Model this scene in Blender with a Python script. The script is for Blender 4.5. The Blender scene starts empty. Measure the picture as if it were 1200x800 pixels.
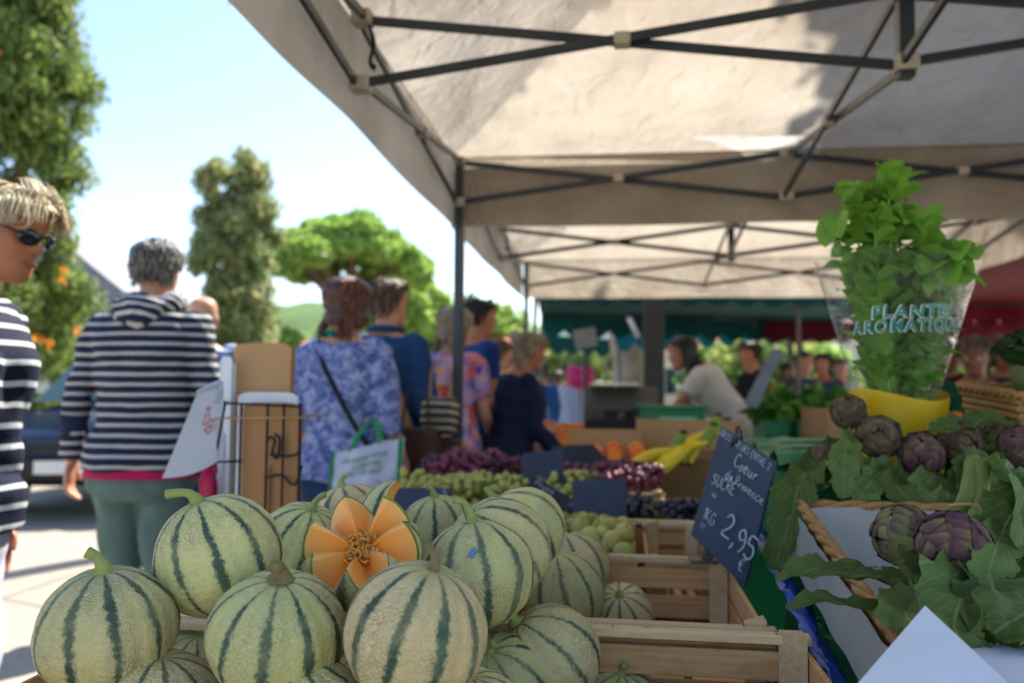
import bpy, bmesh, math, random
import numpy as np
from mathutils import Vector, Matrix, Euler, noise
from mathutils.geometry import delaunay_2d_cdt
R = math.radians
PI = math.pi
rnd = random.Random(7)
scene = bpy.context.scene
C = scene.collection

# ------------------------------------------------------------------ camera, sky, sun, exposure
F_PX = 945.0; YAW = -0.125; PIT = 0.0575; ROL = 0.0095; CAM = Vector((0, 0, 1.15))
cam = bpy.data.cameras.new('camera'); cam_o = bpy.data.objects.new('camera', cam); C.objects.link(cam_o)
cam.sensor_width = 36; cam.lens = F_PX / 1200 * 36; cam.clip_start = 0.05; cam.clip_end = 2000
_sy, _cy = math.sin(YAW), math.cos(YAW); _sp, _cp = math.sin(PIT), math.cos(PIT)
_right0 = Vector((_cy, -_sy, 0)); _fw0 = Vector((_sy, _cy, 0)); _up0 = Vector((0, 0, 1))
FWD = _fw0 * _cp + _up0 * _sp; UPV = _up0 * _cp - _fw0 * _sp
RGT = _right0 * math.cos(ROL) + UPV * math.sin(ROL); UP = UPV * math.cos(ROL) - _right0 * math.sin(ROL)
cam_o.matrix_world = Matrix(((RGT.x, UP.x, -FWD.x, CAM.x), (RGT.y, UP.y, -FWD.y, CAM.y), (RGT.z, UP.z, -FWD.z, CAM.z), (0, 0, 0, 1)))
cam.dof.use_dof = True; cam.dof.focus_distance = 0.92; cam.dof.aperture_fstop = 3.6; cam.dof.aperture_blades = 0
scene.camera = cam_o

SUN_EL = R(50); SUN_AZ = R(24)          # azimuth measured from +Y towards +X
world = bpy.data.worlds.new('World'); scene.world = world; world.use_nodes = True
wn = world.node_tree.nodes; wl = world.node_tree.links
bg = wn['Background']; sky = wn.new('ShaderNodeTexSky'); sky.sky_type = 'NISHITA'; sky.sun_disc = False
sky.sun_elevation = SUN_EL; sky.sun_rotation = SUN_AZ; sky.air_density = 1.0; sky.dust_density = 0.7; sky.ozone_density = 1.2
wl.new(sky.outputs[0], bg.inputs[0]); bg.inputs[1].default_value = 0.115
sun = bpy.data.lights.new('sun', 'SUN'); sun.energy = 5.0; sun.angle = R(0.6); sun.color = (1, 0.93, 0.81)
sun_o = bpy.data.objects.new('sun', sun); C.objects.link(sun_o)
SUN_DIR = Vector((math.sin(SUN_AZ) * math.cos(SUN_EL), math.cos(SUN_AZ) * math.cos(SUN_EL), math.sin(SUN_EL)))
sun_o.rotation_euler = SUN_DIR.to_track_quat('Z', 'Y').to_euler(); sun_o.location = (4, 10, 12)
vs = scene.view_settings; vs.view_transform = 'Standard'; vs.look = 'None'; vs.gamma = 1; vs.exposure = 1.45
scene.render.engine = 'CYCLES'
scene.cycles.use_denoising = True
scene.cycles.max_bounces = 8; scene.cycles.transparent_max_bounces = 16

# ------------------------------------------------------------------ pixel (photograph 1200x800) to a point
def ray(px, py):
    return RGT * ((px - 600) / F_PX) + UP * ((400 - py) / F_PX) + FWD
def atY(px, py, y):
    d = ray(px, py); return CAM + d * (y / d.y)
def atZ(px, py, z):
    d = ray(px, py); return CAM + d * ((z - CAM.z) / d.z)
def ground_z(y):
    if y < 7: return 0.0
    return -0.045 * (min(y, 24) - 7)

# ------------------------------------------------------------------ mesh helpers
class MB:
    def __init__(s): s.v = []; s.f = []; s.m = []; s.mi = 0
    def add(s, vs_, fs):
        b = len(s.v); s.v.extend([tuple(q) for q in vs_])
        for f in fs: s.f.append(tuple(i + b for i in f)); s.m.append(s.mi)
        return s
    def box(s, c, d, rot=None):
        hx, hy, hz = d[0] / 2, d[1] / 2, d[2] / 2
        pts = [Vector((x, y, z)) for x in (-hx, hx) for y in (-hy, hy) for z in (-hz, hz)]
        if rot is not None: pts = [rot @ p for p in pts]
        c = Vector(c)
        return s.add([p + c for p in pts], [(0, 1, 3, 2), (4, 6, 7, 5), (0, 4, 5, 1), (2, 3, 7, 6), (0, 2, 6, 4), (1, 5, 7, 3)])
    def beam(s, a, b, w, h, up=(0, 0, 1)):
        a = Vector(a); b = Vector(b); z = (b - a); L = z.length; z.normalize(); u = Vector(up)
        x = u.cross(z)
        if x.length < 1e-4: x = Vector((1, 0, 0)).cross(z)
        x.normalize(); y = z.cross(x)
        M = Matrix((x, y, z)).transposed()
        return s.box((a + b) / 2, (w, h, L), M)
    def loft(s, rings, cap=True, closed=True):
        n = len(rings[0]); vs_ = [p for r in rings for p in r]; fs = []
        for i in range(len(rings) - 1):
            for j in range(n if closed else n - 1):
                k = (j + 1) % n
                fs.append((i * n + j, i * n + k, (i + 1) * n + k, (i + 1) * n + j))
        if cap and closed:
            fs.append(tuple(reversed(range(n)))); fs.append(tuple((len(rings) - 1) * n + j for j in range(n)))
        return s.add(vs_, fs)
    def tube(s, pts, rad, n=8, sub=0, flat=1.0, cap=True):
        pts = [Vector(p) for p in pts]
        if not hasattr(rad, '__len__'): rad = [rad] * len(pts)
        if sub: pts, rad = spline(pts, rad, sub)
        rings = []; pu = None
        for i, p in enumerate(pts):
            t = (pts[min(i + 1, len(pts) - 1)] - pts[max(i - 1, 0)]).normalized()
            if pu is None:
                u = Vector((0, 0, 1)).cross(t)
                if u.length < 0.05: u = Vector((1, 0, 0)).cross(t)
            else: u = pu - t * pu.dot(t)
            u.normalize(); pu = u; w = t.cross(u)
            rings.append([p + (u * math.cos(a) + w * math.sin(a) * flat) * rad[i] for a in [2 * PI * k / n for k in range(n)]])
        return s.loft(rings, cap)
    def lathe(s, prof, n=24, M=None):
        rings = [[Vector((r * math.cos(2 * PI * k / n), r * math.sin(2 * PI * k / n), z)) for k in range(n)] for r, z in prof]
        if M is not None: rings = [[M @ p for p in r] for r in rings]
        return s.loft(rings)
    def ell(s, c, r, rot=None, nu=14, nv=9):
        c = Vector(c); rings = []
        for i in range(nv + 1):
            t = -PI / 2 + PI * (0.02 + 0.96 * i / nv)
            ring = []
            for k in range(nu):
                a = 2 * PI * k / nu
                p = Vector((r[0] * math.cos(t) * math.cos(a), r[1] * math.cos(t) * math.sin(a), r[2] * math.sin(t)))
                if rot is not None: p = rot @ p
                ring.append(p + c)
            rings.append(ring)
        return s.loft(rings)
    def grid(s, fn, nu, nv):
        vs_ = [fn(i / nu, j / nv) for j in range(nv + 1) for i in range(nu + 1)]
        fs = [(j * (nu + 1) + i, j * (nu + 1) + i + 1, (j + 1) * (nu + 1) + i + 1, (j + 1) * (nu + 1) + i) for j in range(nv) for i in range(nu)]
        return s.add(vs_, fs)
    def poly(s, pts, th, nrm):
        n = len(pts); nrm = Vector(nrm).normalized() * th
        a = [Vector(p) for p in pts]; b = [p + nrm for p in a]
        return s.add(a + b, [tuple(reversed(range(n))), tuple(range(n, 2 * n))] + [(i, (i + 1) % n, n + (i + 1) % n, n + i) for i in range(n)])
    def mesh(s, name, smooth=True):
        me = bpy.data.meshes.new(name); me.from_pydata(s.v, [], s.f)
        if any(s.m): me.polygons.foreach_set('material_index', s.m)
        if smooth: me.polygons.foreach_set('use_smooth', [True] * len(s.f))
        me.update()
        return me

def spline(pts, rad, sub):
    n = len(pts); op = []; orad = []
    for i in range(n - 1):
        p0, p1, p2, p3 = pts[max(i - 1, 0)], pts[i], pts[i + 1], pts[min(i + 2, n - 1)]
        for k in range(sub):
            t = k / sub
            op.append(0.5 * ((2 * p1) + (p2 - p0) * t + (2 * p0 - 5 * p1 + 4 * p2 - p3) * t * t + (3 * p1 - p0 - 3 * p2 + p3) * t ** 3))
            orad.append(rad[i] + (rad[i + 1] - rad[i]) * t)
    op.append(pts[-1]); orad.append(rad[-1])
    return op, orad

def link(name, me, mats, parent=None, smooth=None, bevel=0):
    o = bpy.data.objects.new(name, me); C.objects.link(o)
    if mats is not None and not len(me.materials):
        for m in (mats if isinstance(mats, (list, tuple)) else [mats]): me.materials.append(m)
    if parent is not None: o.parent = parent
    if bevel:
        b = o.modifiers.new('bevel', 'BEVEL'); b.width = bevel; b.segments = 2; b.limit_method = 'ANGLE'; b.angle_limit = R(40)
    return o
def part(name, mb, mats, parent=None, smooth=True, bevel=0, kind=None):
    me = mb if isinstance(mb, bpy.types.Mesh) else mb.mesh(name, smooth)
    o = link(name, me, mats, parent, bevel=bevel)
    if kind: o['kind'] = kind
    return o
def tag(o, label=None, cat=None, group=None, kind=None):
    if label: o['label'] = label
    if cat: o['category'] = cat
    if group: o['group'] = group
    if kind: o['kind'] = kind
    return o
def thing(name, label, cat, loc=(0, 0, 0), rot=(0, 0, 0), group=None):
    o = bpy.data.objects.new(name, None); C.objects.link(o); o.empty_display_size = 0.1
    o.location = loc
    if isinstance(rot, Matrix): o.rotation_euler = rot.to_euler()
    elif isinstance(rot, Euler): o.rotation_euler = rot
    else: o.rotation_euler = rot if hasattr(rot, '__len__') else (0, 0, rot)
    return tag(o, label, cat, group)
def copy_tree(o, parent=None):
    c = o.copy(); C.objects.link(c); c.parent = parent
    for ch in list(o.children): copy_tree(ch, c)
    return c
WS = bpy.data.scenes.new('workshop')      # empty scratch scene for evaluating modifiers quickly; removed at the end
def fuse(mb, voxel, smooth=4, disp=0, dscale=0.1, seed=0):
    me = mb.mesh('tmp'); o = bpy.data.objects.new('tmp', me); WS.collection.objects.link(o)
    m = o.modifiers.new('r', 'REMESH'); m.mode = 'VOXEL'; m.voxel_size = voxel; m.use_smooth_shade = True
    if smooth:
        s = o.modifiers.new('s', 'SMOOTH'); s.iterations = smooth; s.factor = 0.5
    vl = WS.view_layers[0]; vl.update(); dg = vl.depsgraph
    out = bpy.data.meshes.new_from_object(o.evaluated_get(dg)); bpy.data.objects.remove(o); bpy.data.meshes.remove(me)
    out.polygons.foreach_set('use_smooth', [True] * len(out.polygons))
    if disp:
        n = len(out.vertices); co = np.empty(n * 3, np.float32); out.vertices.foreach_get('co', co); co = co.reshape(-1, 3)
        nr = np.empty(n * 3, np.float32); out.vertex_normals.foreach_get('vector', nr); nr = nr.reshape(-1, 3)
        gg = np.random.default_rng(int(abs(seed)) + 1); q = co / dscale; q = q + 0.5 * np.sin(q[:, [1, 2, 0]] * 1.3 + gg.random(3) * 6)
        f = sum(np.sin(q @ gg.normal(size=3) * k + gg.random() * 6.28) for k in (0.8, 1.1, 1.5, 2.1)) / 3
        h = sum(np.sin(q @ gg.normal(size=3) * k + gg.random() * 6.28) for k in (2.6, 3.4)) / 2
        co = co + nr * (disp * (np.abs(f) * 1.3 - 0.35 + 0.3 * h))[:, None]
        out.vertices.foreach_set('co', co.ravel().astype(np.float32)); out.update()
    return out

# ------------------------------------------------------------------ materials
def lin(h):
    if isinstance(h, str):
        h = h.lstrip('#'); c = [int(h[i:i + 2], 16) / 255 for i in (0, 2, 4)]
        return tuple(x / 12.92 if x <= 0.04045 else ((x + 0.055) / 1.055) ** 2.4 for x in c)
    return h
class NT:
    def __init__(s, name):
        s.mat = bpy.data.materials.new(name); s.mat.use_nodes = True; s.t = s.mat.node_tree; s.t.nodes.clear()
        s.out = s.n('OutputMaterial')
    def n(s, typ, **kw):
        nd = s.t.nodes.new('ShaderNode' + typ)
        for k, v in kw.items():
            if k == 'inp':
                for kk, vv in v.items(): s.set(nd, kk, vv)
            else: setattr(nd, k, v)
        return nd
    def set(s, nd, k, v):
        i = nd.inputs[k]
        if hasattr(v, 'is_output'): s.t.links.new(v, i)
        else:
            if hasattr(i.default_value, '__len__') and hasattr(v, '__len__') and len(v) == 3 and len(i.default_value) == 4: v = (*v, 1)
            i.default_value = v
    def math(s, op, a, b=None, c=None, clamp=False):
        nd = s.n('Math', operation=op, use_clamp=clamp); s.set(nd, 0, a)
        if b is not None: s.set(nd, 1, b)
        if c is not None: s.set(nd, 2, c)
        return nd.outputs[0]
    def mix(s, f, a, b, blend='MIX'):
        nd = s.n('Mix', data_type='RGBA', blend_type=blend)
        s.set(nd, 0, f); s.set(nd, 6, a); s.set(nd, 7, b); return nd.outputs[2]
    def ramp(s, f, stops):
        nd = s.n('ValToRGB'); s.set(nd, 0, f); e = nd.color_ramp.elements
        while len(e) > 1: e.remove(e[0])
        e[0].position = stops[0][0]; e[0].color = (*lin(stops[0][1]), 1)
        for p, c in stops[1:]:
            q = e.new(p); q.color = (*lin(c), 1)
        return nd.outputs[0]
    def noise(s, scale, detail=4, vec=None, rough=0.55, dist=0):
        nd = s.n('TexNoise'); s.set(nd, 'Scale', scale); s.set(nd, 'Detail', detail); s.set(nd, 'Roughness', rough); s.set(nd, 'Distortion', dist)
        if vec is not None: s.set(nd, 'Vector', vec)
        return nd.outputs[0]
    def obj(s, stretch=None, rand=False):
        tc = s.n('TexCoord').outputs['Object']
        if stretch or rand:
            mp = s.n('Mapping'); s.set(mp, 0, tc)
            if stretch: s.set(mp, 'Scale', stretch)
            if rand:
                oi = s.n('ObjectInfo').outputs['Random']; cm = s.n('CombineXYZ'); k = s.math('MULTIPLY', oi, 37.0)
                s.set(cm, 0, k); s.set(cm, 1, k); s.set(mp, 'Location', cm.outputs[0])
            return mp.outputs[0]
        return tc
    def bump(s, h, strength=0.3, dist=0.01):
        nd = s.n('Bump'); s.set(nd, 'Strength', strength); s.set(nd, 'Distance', dist); s.set(nd, 'Height', h); return nd.outputs[0]
    def pbsdf(s, col, rough=0.6, normal=None, spec=0.4, metal=0, **kw):
        b = s.n('BsdfPrincipled'); s.set(b, 'Base Color', col); s.set(b, 'Roughness', rough); s.set(b, 'Specular IOR Level', spec); s.set(b, 'Metallic', metal)
        for k, v in kw.items(): s.set(b, k.replace('_', ' '), v)
        if normal is not None: s.set(b, 'Normal', normal)
        return b.outputs[0]
    def done(s, sh): s.t.links.new(sh, s.out.inputs[0]); return s.mat

_mc = {}
def pm(name, c1, c2=None, scale=8, rough=0.6, bump=0.15, bscale=None, stretch=None, metal=0, spec=0.35, rand=0.0, transl=0.0, bdist=0.004):
    if name in _mc: return _mc[name]
    t = NT(name); c1 = lin(c1); c2 = lin(c2) if c2 else tuple(x * 0.72 for x in c1)
    v = t.obj(stretch, True); f = t.noise(scale, 5, v)
    f = t.math('MULTIPLY_ADD', f, 1.8, -0.4, clamp=True)
    col = t.mix(f, c1, c2)
    if rand:
        oi = t.n('ObjectInfo').outputs['Random']; hs = t.n('HueSaturation')
        t.set(hs, 'Hue', t.math('MULTIPLY_ADD', oi, 0.04 * rand, 0.5 - 0.02 * rand)); t.set(hs, 'Value', t.math('MULTIPLY_ADD', t.math('FRACT', t.math('MULTIPLY', oi, 13.7)), 0.5 * rand, 1 - 0.25 * rand)); t.set(hs, 'Color', col); col = hs.outputs[0]
    nb = t.bump(t.noise(bscale or scale * 5, 5, v), bump, bdist) if bump else None
    sh = t.pbsdf(col, rough, nb, spec, metal)
    if transl:
        tr = t.n('BsdfTranslucent'); t.set(tr, 0, col); ms = t.n('MixShader'); t.set(ms, 0, transl); t.t.links.new(sh, ms.inputs[1]); t.t.links.new(tr.outputs[0], ms.inputs[2]); sh = ms.outputs[0]
    _mc[name] = t.done(sh); return _mc[name]

def canopy_mat(name, c, c2, transl=0.5, rough=0.75):
    t = NT(name); v = t.obj()
    st = t.noise(1.3, 6, v, 0.62); st = t.math('MULTIPLY_ADD', st, 2.6, -0.9, clamp=True)
    fine = t.noise(30, 4, v)
    col = t.mix(st, lin(c), lin(c2)); col = t.mix(t.math('MULTIPLY', fine, 0.25), col, tuple(x * 0.7 for x in lin(c2)))
    w = t.noise(3.2, 3, t.obj((1, 1, 1)), 0.5, 0.6)
    nb = t.bump(t.math('ADD', w, t.math('MULTIPLY', t.noise(9, 3, t.obj((1, 1, 1)), .5, 1.2), .5)), 0.75, 0.06)
    d = t.pbsdf(col, rough, nb, 0.2)
    tr = t.n('BsdfTranslucent'); t.set(tr, 0, col); t.set(tr, 'Normal', nb)
    ms = t.n('MixShader'); t.set(ms, 0, transl); t.t.links.new(d, ms.inputs[1]); t.t.links.new(tr.outputs[0], ms.inputs[2])
    return t.done(ms.outputs[0])
# ------------------------------------------------------------------ ground and far land
def ground_mat():
    t = NT('ground_concrete'); v = t.obj()
    f = t.noise(0.35, 6, v, 0.6); g = t.noise(9, 6, v, 0.7); h = t.noise(120, 3, v)
    col = t.ramp(f, [(0.3, '#938a7e'), (0.55, '#aca290'), (0.75, '#bbb09e')])
    col = t.mix(t.math('MULTIPLY_ADD', g, 1.4, -0.45, clamp=True), col, lin('#7d7872'))
    vo = t.n('TexVoronoi', feature='DISTANCE_TO_EDGE'); t.set(vo, 'Scale', 0.45); t.set(vo, 'Vector', v)
    crack = t.math('LESS_THAN', vo.outputs[0], 0.006)
    col = t.mix(t.math('MULTIPLY', crack, 0.5), col, lin('#4a4744'))
    return t.done(t.pbsdf(col, 0.85, t.bump(t.math('ADD', h, g), 0.25, 0.004), 0.25))
mb = MB(); ys = [-30, -6, 0, 3, 7, 10, 14, 18, 24, 40, 80, 200, 600]
xs = [-500, -120, -40, -15, -6, 0, 6, 15, 40, 120, 500]
mb.add([(x, y, ground_z(y)) for y in ys for x in xs], [(j * 11 + i, j * 11 + i + 1, (j + 1) * 11 + i + 1, (j + 1) * 11 + i) for j in range(len(ys) - 1) for i in range(10)])
tag(part('ground', mb, ground_mat(), smooth=False), kind='structure')
# low wooded hill behind the village
M_HILL = pm('hill_green', '#5d7a3c', '#36522a', 0.12, 0.9, 0.6, 0.5, bdist=1.0)
def hill_fn(u, v):
    x = -220 + 440 * u; y = 150 + 170 * v
    z = -2 + 34 * math.sin(PI * min(v * 1.05, 1)) * (0.35 + 0.65 * math.exp(-((x + 75) / 75) ** 2) + 0.25 * math.exp(-((x - 60) / 50) ** 2)) * 0.8
    return (x, y, z + 2.2 * noise.noise(Vector((x * .04, y * .04, 0))) + 2.2 * noise.noise(Vector((x * .15, y * .15, 3))))
tag(part('hill', MB().grid(hill_fn, 90, 24), M_HILL), kind='structure')

# ------------------------------------------------------------------ trees
M_BARK = pm('bark', '#6d5a48', '#3c3128', 6, 0.9, 0.8, 14, (1, 1, 0.3), bdist=0.03)
M_PLANE_BARK = pm('plane_bark', '#b9ad98', '#7c705d', 3, 0.85, 0.4, 10, bdist=0.02)
def leaf_mat(name, c1, c2, c3, transl=0.4, scale=2.0):
    t = NT(name); v = t.obj(); f = t.noise(scale, 4, v, 0.6); g = t.n('TexWhiteNoise'); t.set(g, 'Vector', t.n('NewGeometry').outputs['Random Per Island']) if False else None
    ri = t.n('NewGeometry').outputs['Random Per Island']
    k = t.math('MULTIPLY_ADD', f, 0.6, t.math('MULTIPLY', ri, 0.5))
    col = t.ramp(k, [(0.25, c1), (0.55, c2), (0.85, c3)])
    d = t.pbsdf(col, 0.55, None, 0.3); tr = t.n('BsdfTranslucent'); t.set(tr, 0, col)
    ms = t.n('MixShader'); t.set(ms, 0, transl); t.t.links.new(d, ms.inputs[1]); t.t.links.new(tr.outputs[0], ms.inputs[2])
    return t.done(ms.outputs[0])
def leaf_cloud(centers, radii, n, size, seed=1, shell=0.55, aspect=1.8, droop=0.0, squash=1.0, updir=None):
    """many small leaf quads spread through clumps: returns a mesh"""
    g = np.random.default_rng(seed); ce = np.array(centers, float); ra = np.array(radii, float)
    w = ra ** 2; w = w / w.sum(); idx = g.choice(len(ce), n, p=w)
    d = g.normal(size=(n, 3)); d /= np.linalg.norm(d, axis=1)[:, None]
    r = (shell + (1 - shell) * g.random(n)) * ra[idx]; dd = d.copy(); dd[:, 2] *= squash
    p = ce[idx] + dd * r[:, None]
    nrm = d + g.normal(size=(n, 3)) * 0.7; nrm /= np.linalg.norm(nrm, axis=1)[:, None]
    a = g.normal(size=(n, 3)) if updir is None else np.array(updir) + g.normal(size=(n, 3)) * 0.5
    a[:, 2] -= droop
    a -= nrm * (a * nrm).sum(1)[:, None]; a /= np.linalg.norm(a, axis=1)[:, None]; b = np.cross(nrm, a)
    s = size * (0.6 + 0.8 * g.random(n))[:, None]
    v = np.stack([p - a * s * aspect / 2, p + b * s / 2, p + a * s * aspect / 2, p - b * s / 2], 1).reshape(-1, 3)
    me = bpy.data.meshes.new('leaves'); me.vertices.add(4 * n); me.vertices.foreach_set('co', v.ravel())
    me.loops.add(4 * n); me.loops.foreach_set('vertex_index', np.arange(4 * n)); me.polygons.add(n)
    me.polygons.foreach_set('loop_start', np.arange(0, 4 * n, 4)); me.update(calc_edges=True); me.validate()
    return me
def tree(name, label, loc, centers, radii, n, size, lm, trunk, limbs=(), group=None, bark=None, **kw):
    t = thing(name, label, 'tree', loc, group=group)
    mbk = MB(); mbk.tube(trunk[0], trunk[1], 10, 4)
    for a, ra in limbs: mbk.tube(a, ra, 7, 3)
    part('trunk', mbk, bark or M_BARK, t)
    cr = part('crown', leaf_cloud(centers, radii, n, size, **kw), lm, t); cr['kind'] = 'stuff'
    return t
def clumps(fn, n, seed, jitter=0.1):
    g = random.Random(seed); cs, rs = [], []
    for i in range(n):
        c, r = fn(g); cs.append(c); rs.append(r * g.uniform(0.75, 1.25))
    return cs, rs
L_CYP = leaf_mat('cypress_leaf', '#435c30', '#748e48', '#a4a85c', 0.5, 1.5)
L_CYP2 = leaf_mat('cypress_dry_leaf', '#5a7048', '#8a9c62', '#bcb084', 0.5, 0.8)
L_PINE = leaf_mat('pine_needle', '#6f9440', '#98b856', '#bcd67c', 0.5, 0.5)
L_FAR = leaf_mat('far_leaf', '#4c6a38', '#6f8d4a', '#90a85c', 0.45, 0.4)
L_YEL = leaf_mat('autumn_leaf', '#5d7a34', '#8f9e46', '#d9b13a', 0.45, 0.7)
L_MIX = leaf_mat('late_summer_leaf', '#4f6f34', '#76904a', '#a3a85c', 0.45, 0.7)
# climber-covered cypress on the left, taller than the frame
bx = atY(20, 430, 11.0)
def f_cy(g):
    z = g.uniform(0.2, 8.6); a = g.uniform(0, 2 * PI); r = (1.15 if z < 6 else 1.15 * (1 - (z - 6) / 3.6)) * g.uniform(0.3, 0.86)
    return (r * math.cos(a), r * math.sin(a), z), 0.34
cs, rs = clumps(f_cy, 210, 3)
t = tree('cypress_tree', 'tall cypress overgrown with a climber of orange and yellow flowers', (bx.x - .12, 11.0, ground_z(11)), cs, rs, 62000, 0.05, L_CYP,
         ([(0, 0, -.1), (0.05, 0, 2), (0, 0.05, 5), (0, 0, 8.4)], [0.22, 0.18, 0.1, 0.03]), seed=4, aspect=2.6, updir=(0, 0, 1), shell=0.25)
g = random.Random(8); M_FLO = leaf_mat('climber_flower', '#e0561e', '#f0902a', '#f5c52e', 0.4, 3)
for k in range(26):
    z = g.uniform(0.8, 6.5); a = g.uniform(-PI * .95, 0.1); r = 1.22 if z < 6 else 1.0
    m = leaf_cloud([(0, 0, 0)], [0.085], 20, 0.036, seed=k, shell=0.2, aspect=1.3)
    o = part('flower_cluster', m, M_FLO, t, kind='stuff'); o.location = (r * math.cos(a) * g.uniform(.85, 1.05), r * math.sin(a) * g.uniform(.9, 1.05), z)
# free-standing cypress column
bx = atY(272, 400, 19.0)
def f_c2(g):
    z = g.uniform(.9, 7.25); w = 1.18 if z < 6.0 else 1.18 - (z - 6.0) / 1.4 * 0.35
    a = g.uniform(0, 2 * PI); r = w * g.uniform(0.25, 0.92); return (r * math.cos(a), r * math.sin(a), z), 0.34
cs, rs = clumps(f_c2, 240, 5)
tree('cypress_tree', 'ragged column cypress with brownish patches standing alone against the sky', (bx.x, 19.0, ground_z(19)), cs, rs, 42000, 0.075, L_CYP2,
     ([(0, 0, -.1), (0.1, 0, 3), (0, 0, 6.6)], [0.25, 0.16, 0.03]), [([(0, 0, z), (0.5 * math.cos(z * 5), 0.5 * math.sin(z * 5), z + .5)], [0.06, 0.02]) for z in np.arange(1.5, 6.5, .35)], seed=9, aspect=2.4, updir=(0, 0, 1), shell=0.25)
# umbrella pine
def umbrella(px, y, topz, w, h, label, seed, n=26000, lean=0.0):
    b = atY(px, 430, y); gz = ground_z(y); H = topz - gz
    def f(g):
        a = g.uniform(0, 2 * PI); q = math.sqrt(g.random()); zz = H - h * 0.35 - h * 0.55 * q ** 2 - g.uniform(0, .25) * h
        return (lean + q * w * math.cos(a), q * w * math.sin(a), zz), w * 0.19
    cs, rs = clumps(f, 130, seed)
    g = random.Random(seed); limbs = []
    for c in cs[::7]: limbs.append(([(lean * .4, 0, H * .45), (lean + (c[0] - lean) * .5, c[1] * .5, H * .62), c], [0.14, 0.09, 0.03]))
    tree('umbrella_pine', label, (b.x, y, gz), cs, rs, n, 0.17, L_PINE, ([(0, 0, -.2), (lean * .3, 0, H * .25), (lean * .2, .1, H * .5), (lean, 0, H - h * .6)], [.33, .28, .22, .1]), limbs, seed=seed, aspect=2.2, squash=.75, shell=.35)
umbrella(412, 33, 9.5, 3.3, 3.4, 'broad bright green umbrella pine with a bare forked trunk beside the cypress', 11, 42000, -.4)
umbrella(460, 38, 8.2, 3.0, 4.4, 'lower bright green pine crown overlapping the broad umbrella pine', 12, 26000, .2)
# rounder far trees
def round_tree(px, pyt, y, w, label, seed, lm, n=9000, group=None, size=.16):
    b = atY(px, pyt, y); gz = ground_z(y); H = b.z - gz
    def f(g):
        a = g.uniform(0, 2 * PI); e = g.uniform(-.6, 1); q = math.sqrt(1 - e * e) if abs(e) < 1 else 0; k = g.uniform(.55, .85)
        return (w * k * q * math.cos(a), w * k * q * math.sin(a), H * .62 + H * .38 * e * k), w * .27
    cs, rs = clumps(f, 46, seed)
    tree('leafy_tree', label, (b.x, y, gz), cs, rs, n, size, lm, ([(0, 0, -.1), (.05, 0, H * .3), (0, 0, H * .75)], [.2, .16, .05]),
         [([(0, 0, H * .35), (c[0] * .6, c[1] * .6, c[2] * .85), c], [.09, .05, .02]) for c in cs[::5]], group=group, seed=seed, shell=.4)
round_tree(505, 350, 44, 2.6, 'rounded grey-green tree between the pines and the white tent leg', 21, L_FAR, 8000)
round_tree(342, 372, 30, .6, 'small clipped green cypress shrub under the umbrella pine', 22, L_PINE, 3500)
round_tree(583, 350, 46, 2.3, 'dense rounded green tree just left of the far tent leg', 23, L_PINE, 8000)
round_tree(556, 338, 90, 3.0, 'hazy grey-green tree high on the distant hill', 24, L_FAR, 4000, size=.3)
round_tree(660, 385, 24, 1.5, 'yellowing leafy tree beyond the market crowd', 25, L_MIX, 6000, size=.12)
round_tree(700, 395, 27, 1.8, 'low green and yellow tree beyond the teal awning', 26, L_FAR, 6000)
round_tree(875, 400, 24, 2.2, 'sunlit yellow-green tree seen under the far teal awning', 27, L_MIX, 6000)
round_tree(945, 405, 26, 2.0, 'bright leafy tree behind the man in black', 28, L_PINE, 6000)
round_tree(120, 385, 17, 1.1, 'shaded bushy shrub at the foot of the flowering cypress', 29, L_CYP, 7000, size=.09)
round_tree(1090, 395, 22, 2.2, 'pale leafy tree behind the red awning', 30, L_MIX, 5000)
# plane tree: leaning pale trunk behind the tents, crown spreading over them
tb = atY(744, 470, 11.5)
t = thing('plane_tree', 'pale-barked plane tree with a stout leaning trunk behind the steel post', 'tree', (tb.x, 11.5, ground_z(11.5)))
mbk = MB(); mbk.tube([(0.0, 0, -.2), (-.02, 0, 1.2), (-.12, 0, 2.2), (-.3, 0, 3.4), (-.5, 0, 5.2)], [.34, .28, .26, .24, .16], 14, 5)
lim = [([(-.3, 0, 3.4), (-1.4, -1.6, 5.0), (-2.6, -4.2, 5.8), (-2.7, -6.4, 5.9), (-2.6, -8.2, 5.5)], [.16, .13, .09, .05, .02]), ([(-.4, 0, 4), (1.2, .6, 5.5), (2.6, .8, 6.6)], [.14, .09, .04]), ([(-.5, 0, 5), (-.8, .8, 6.4), (-.6, 1, 7.8)], [.12, .07, .03])]
for a, r_ in lim: mbk.tube(a, r_, 8, 4)
part('trunk', mbk, M_PLANE_BARK, t)
g = random.Random(5); cs = []; rs = []
for k in range(60):
    a = g.uniform(0, 2 * PI); q = math.sqrt(g.random()) * 2.6; cs.append((.2 + q * math.cos(a), 1.3 + q * math.sin(a) * .8, 6.6 + g.uniform(-1.2, 1.4) - q * .2)); rs.append(.5)
o = part('crown', leaf_cloud(cs, rs, 9000, .12, seed=6, shell=.3), L_YEL, t); o['kind'] = 'stuff'
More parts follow.
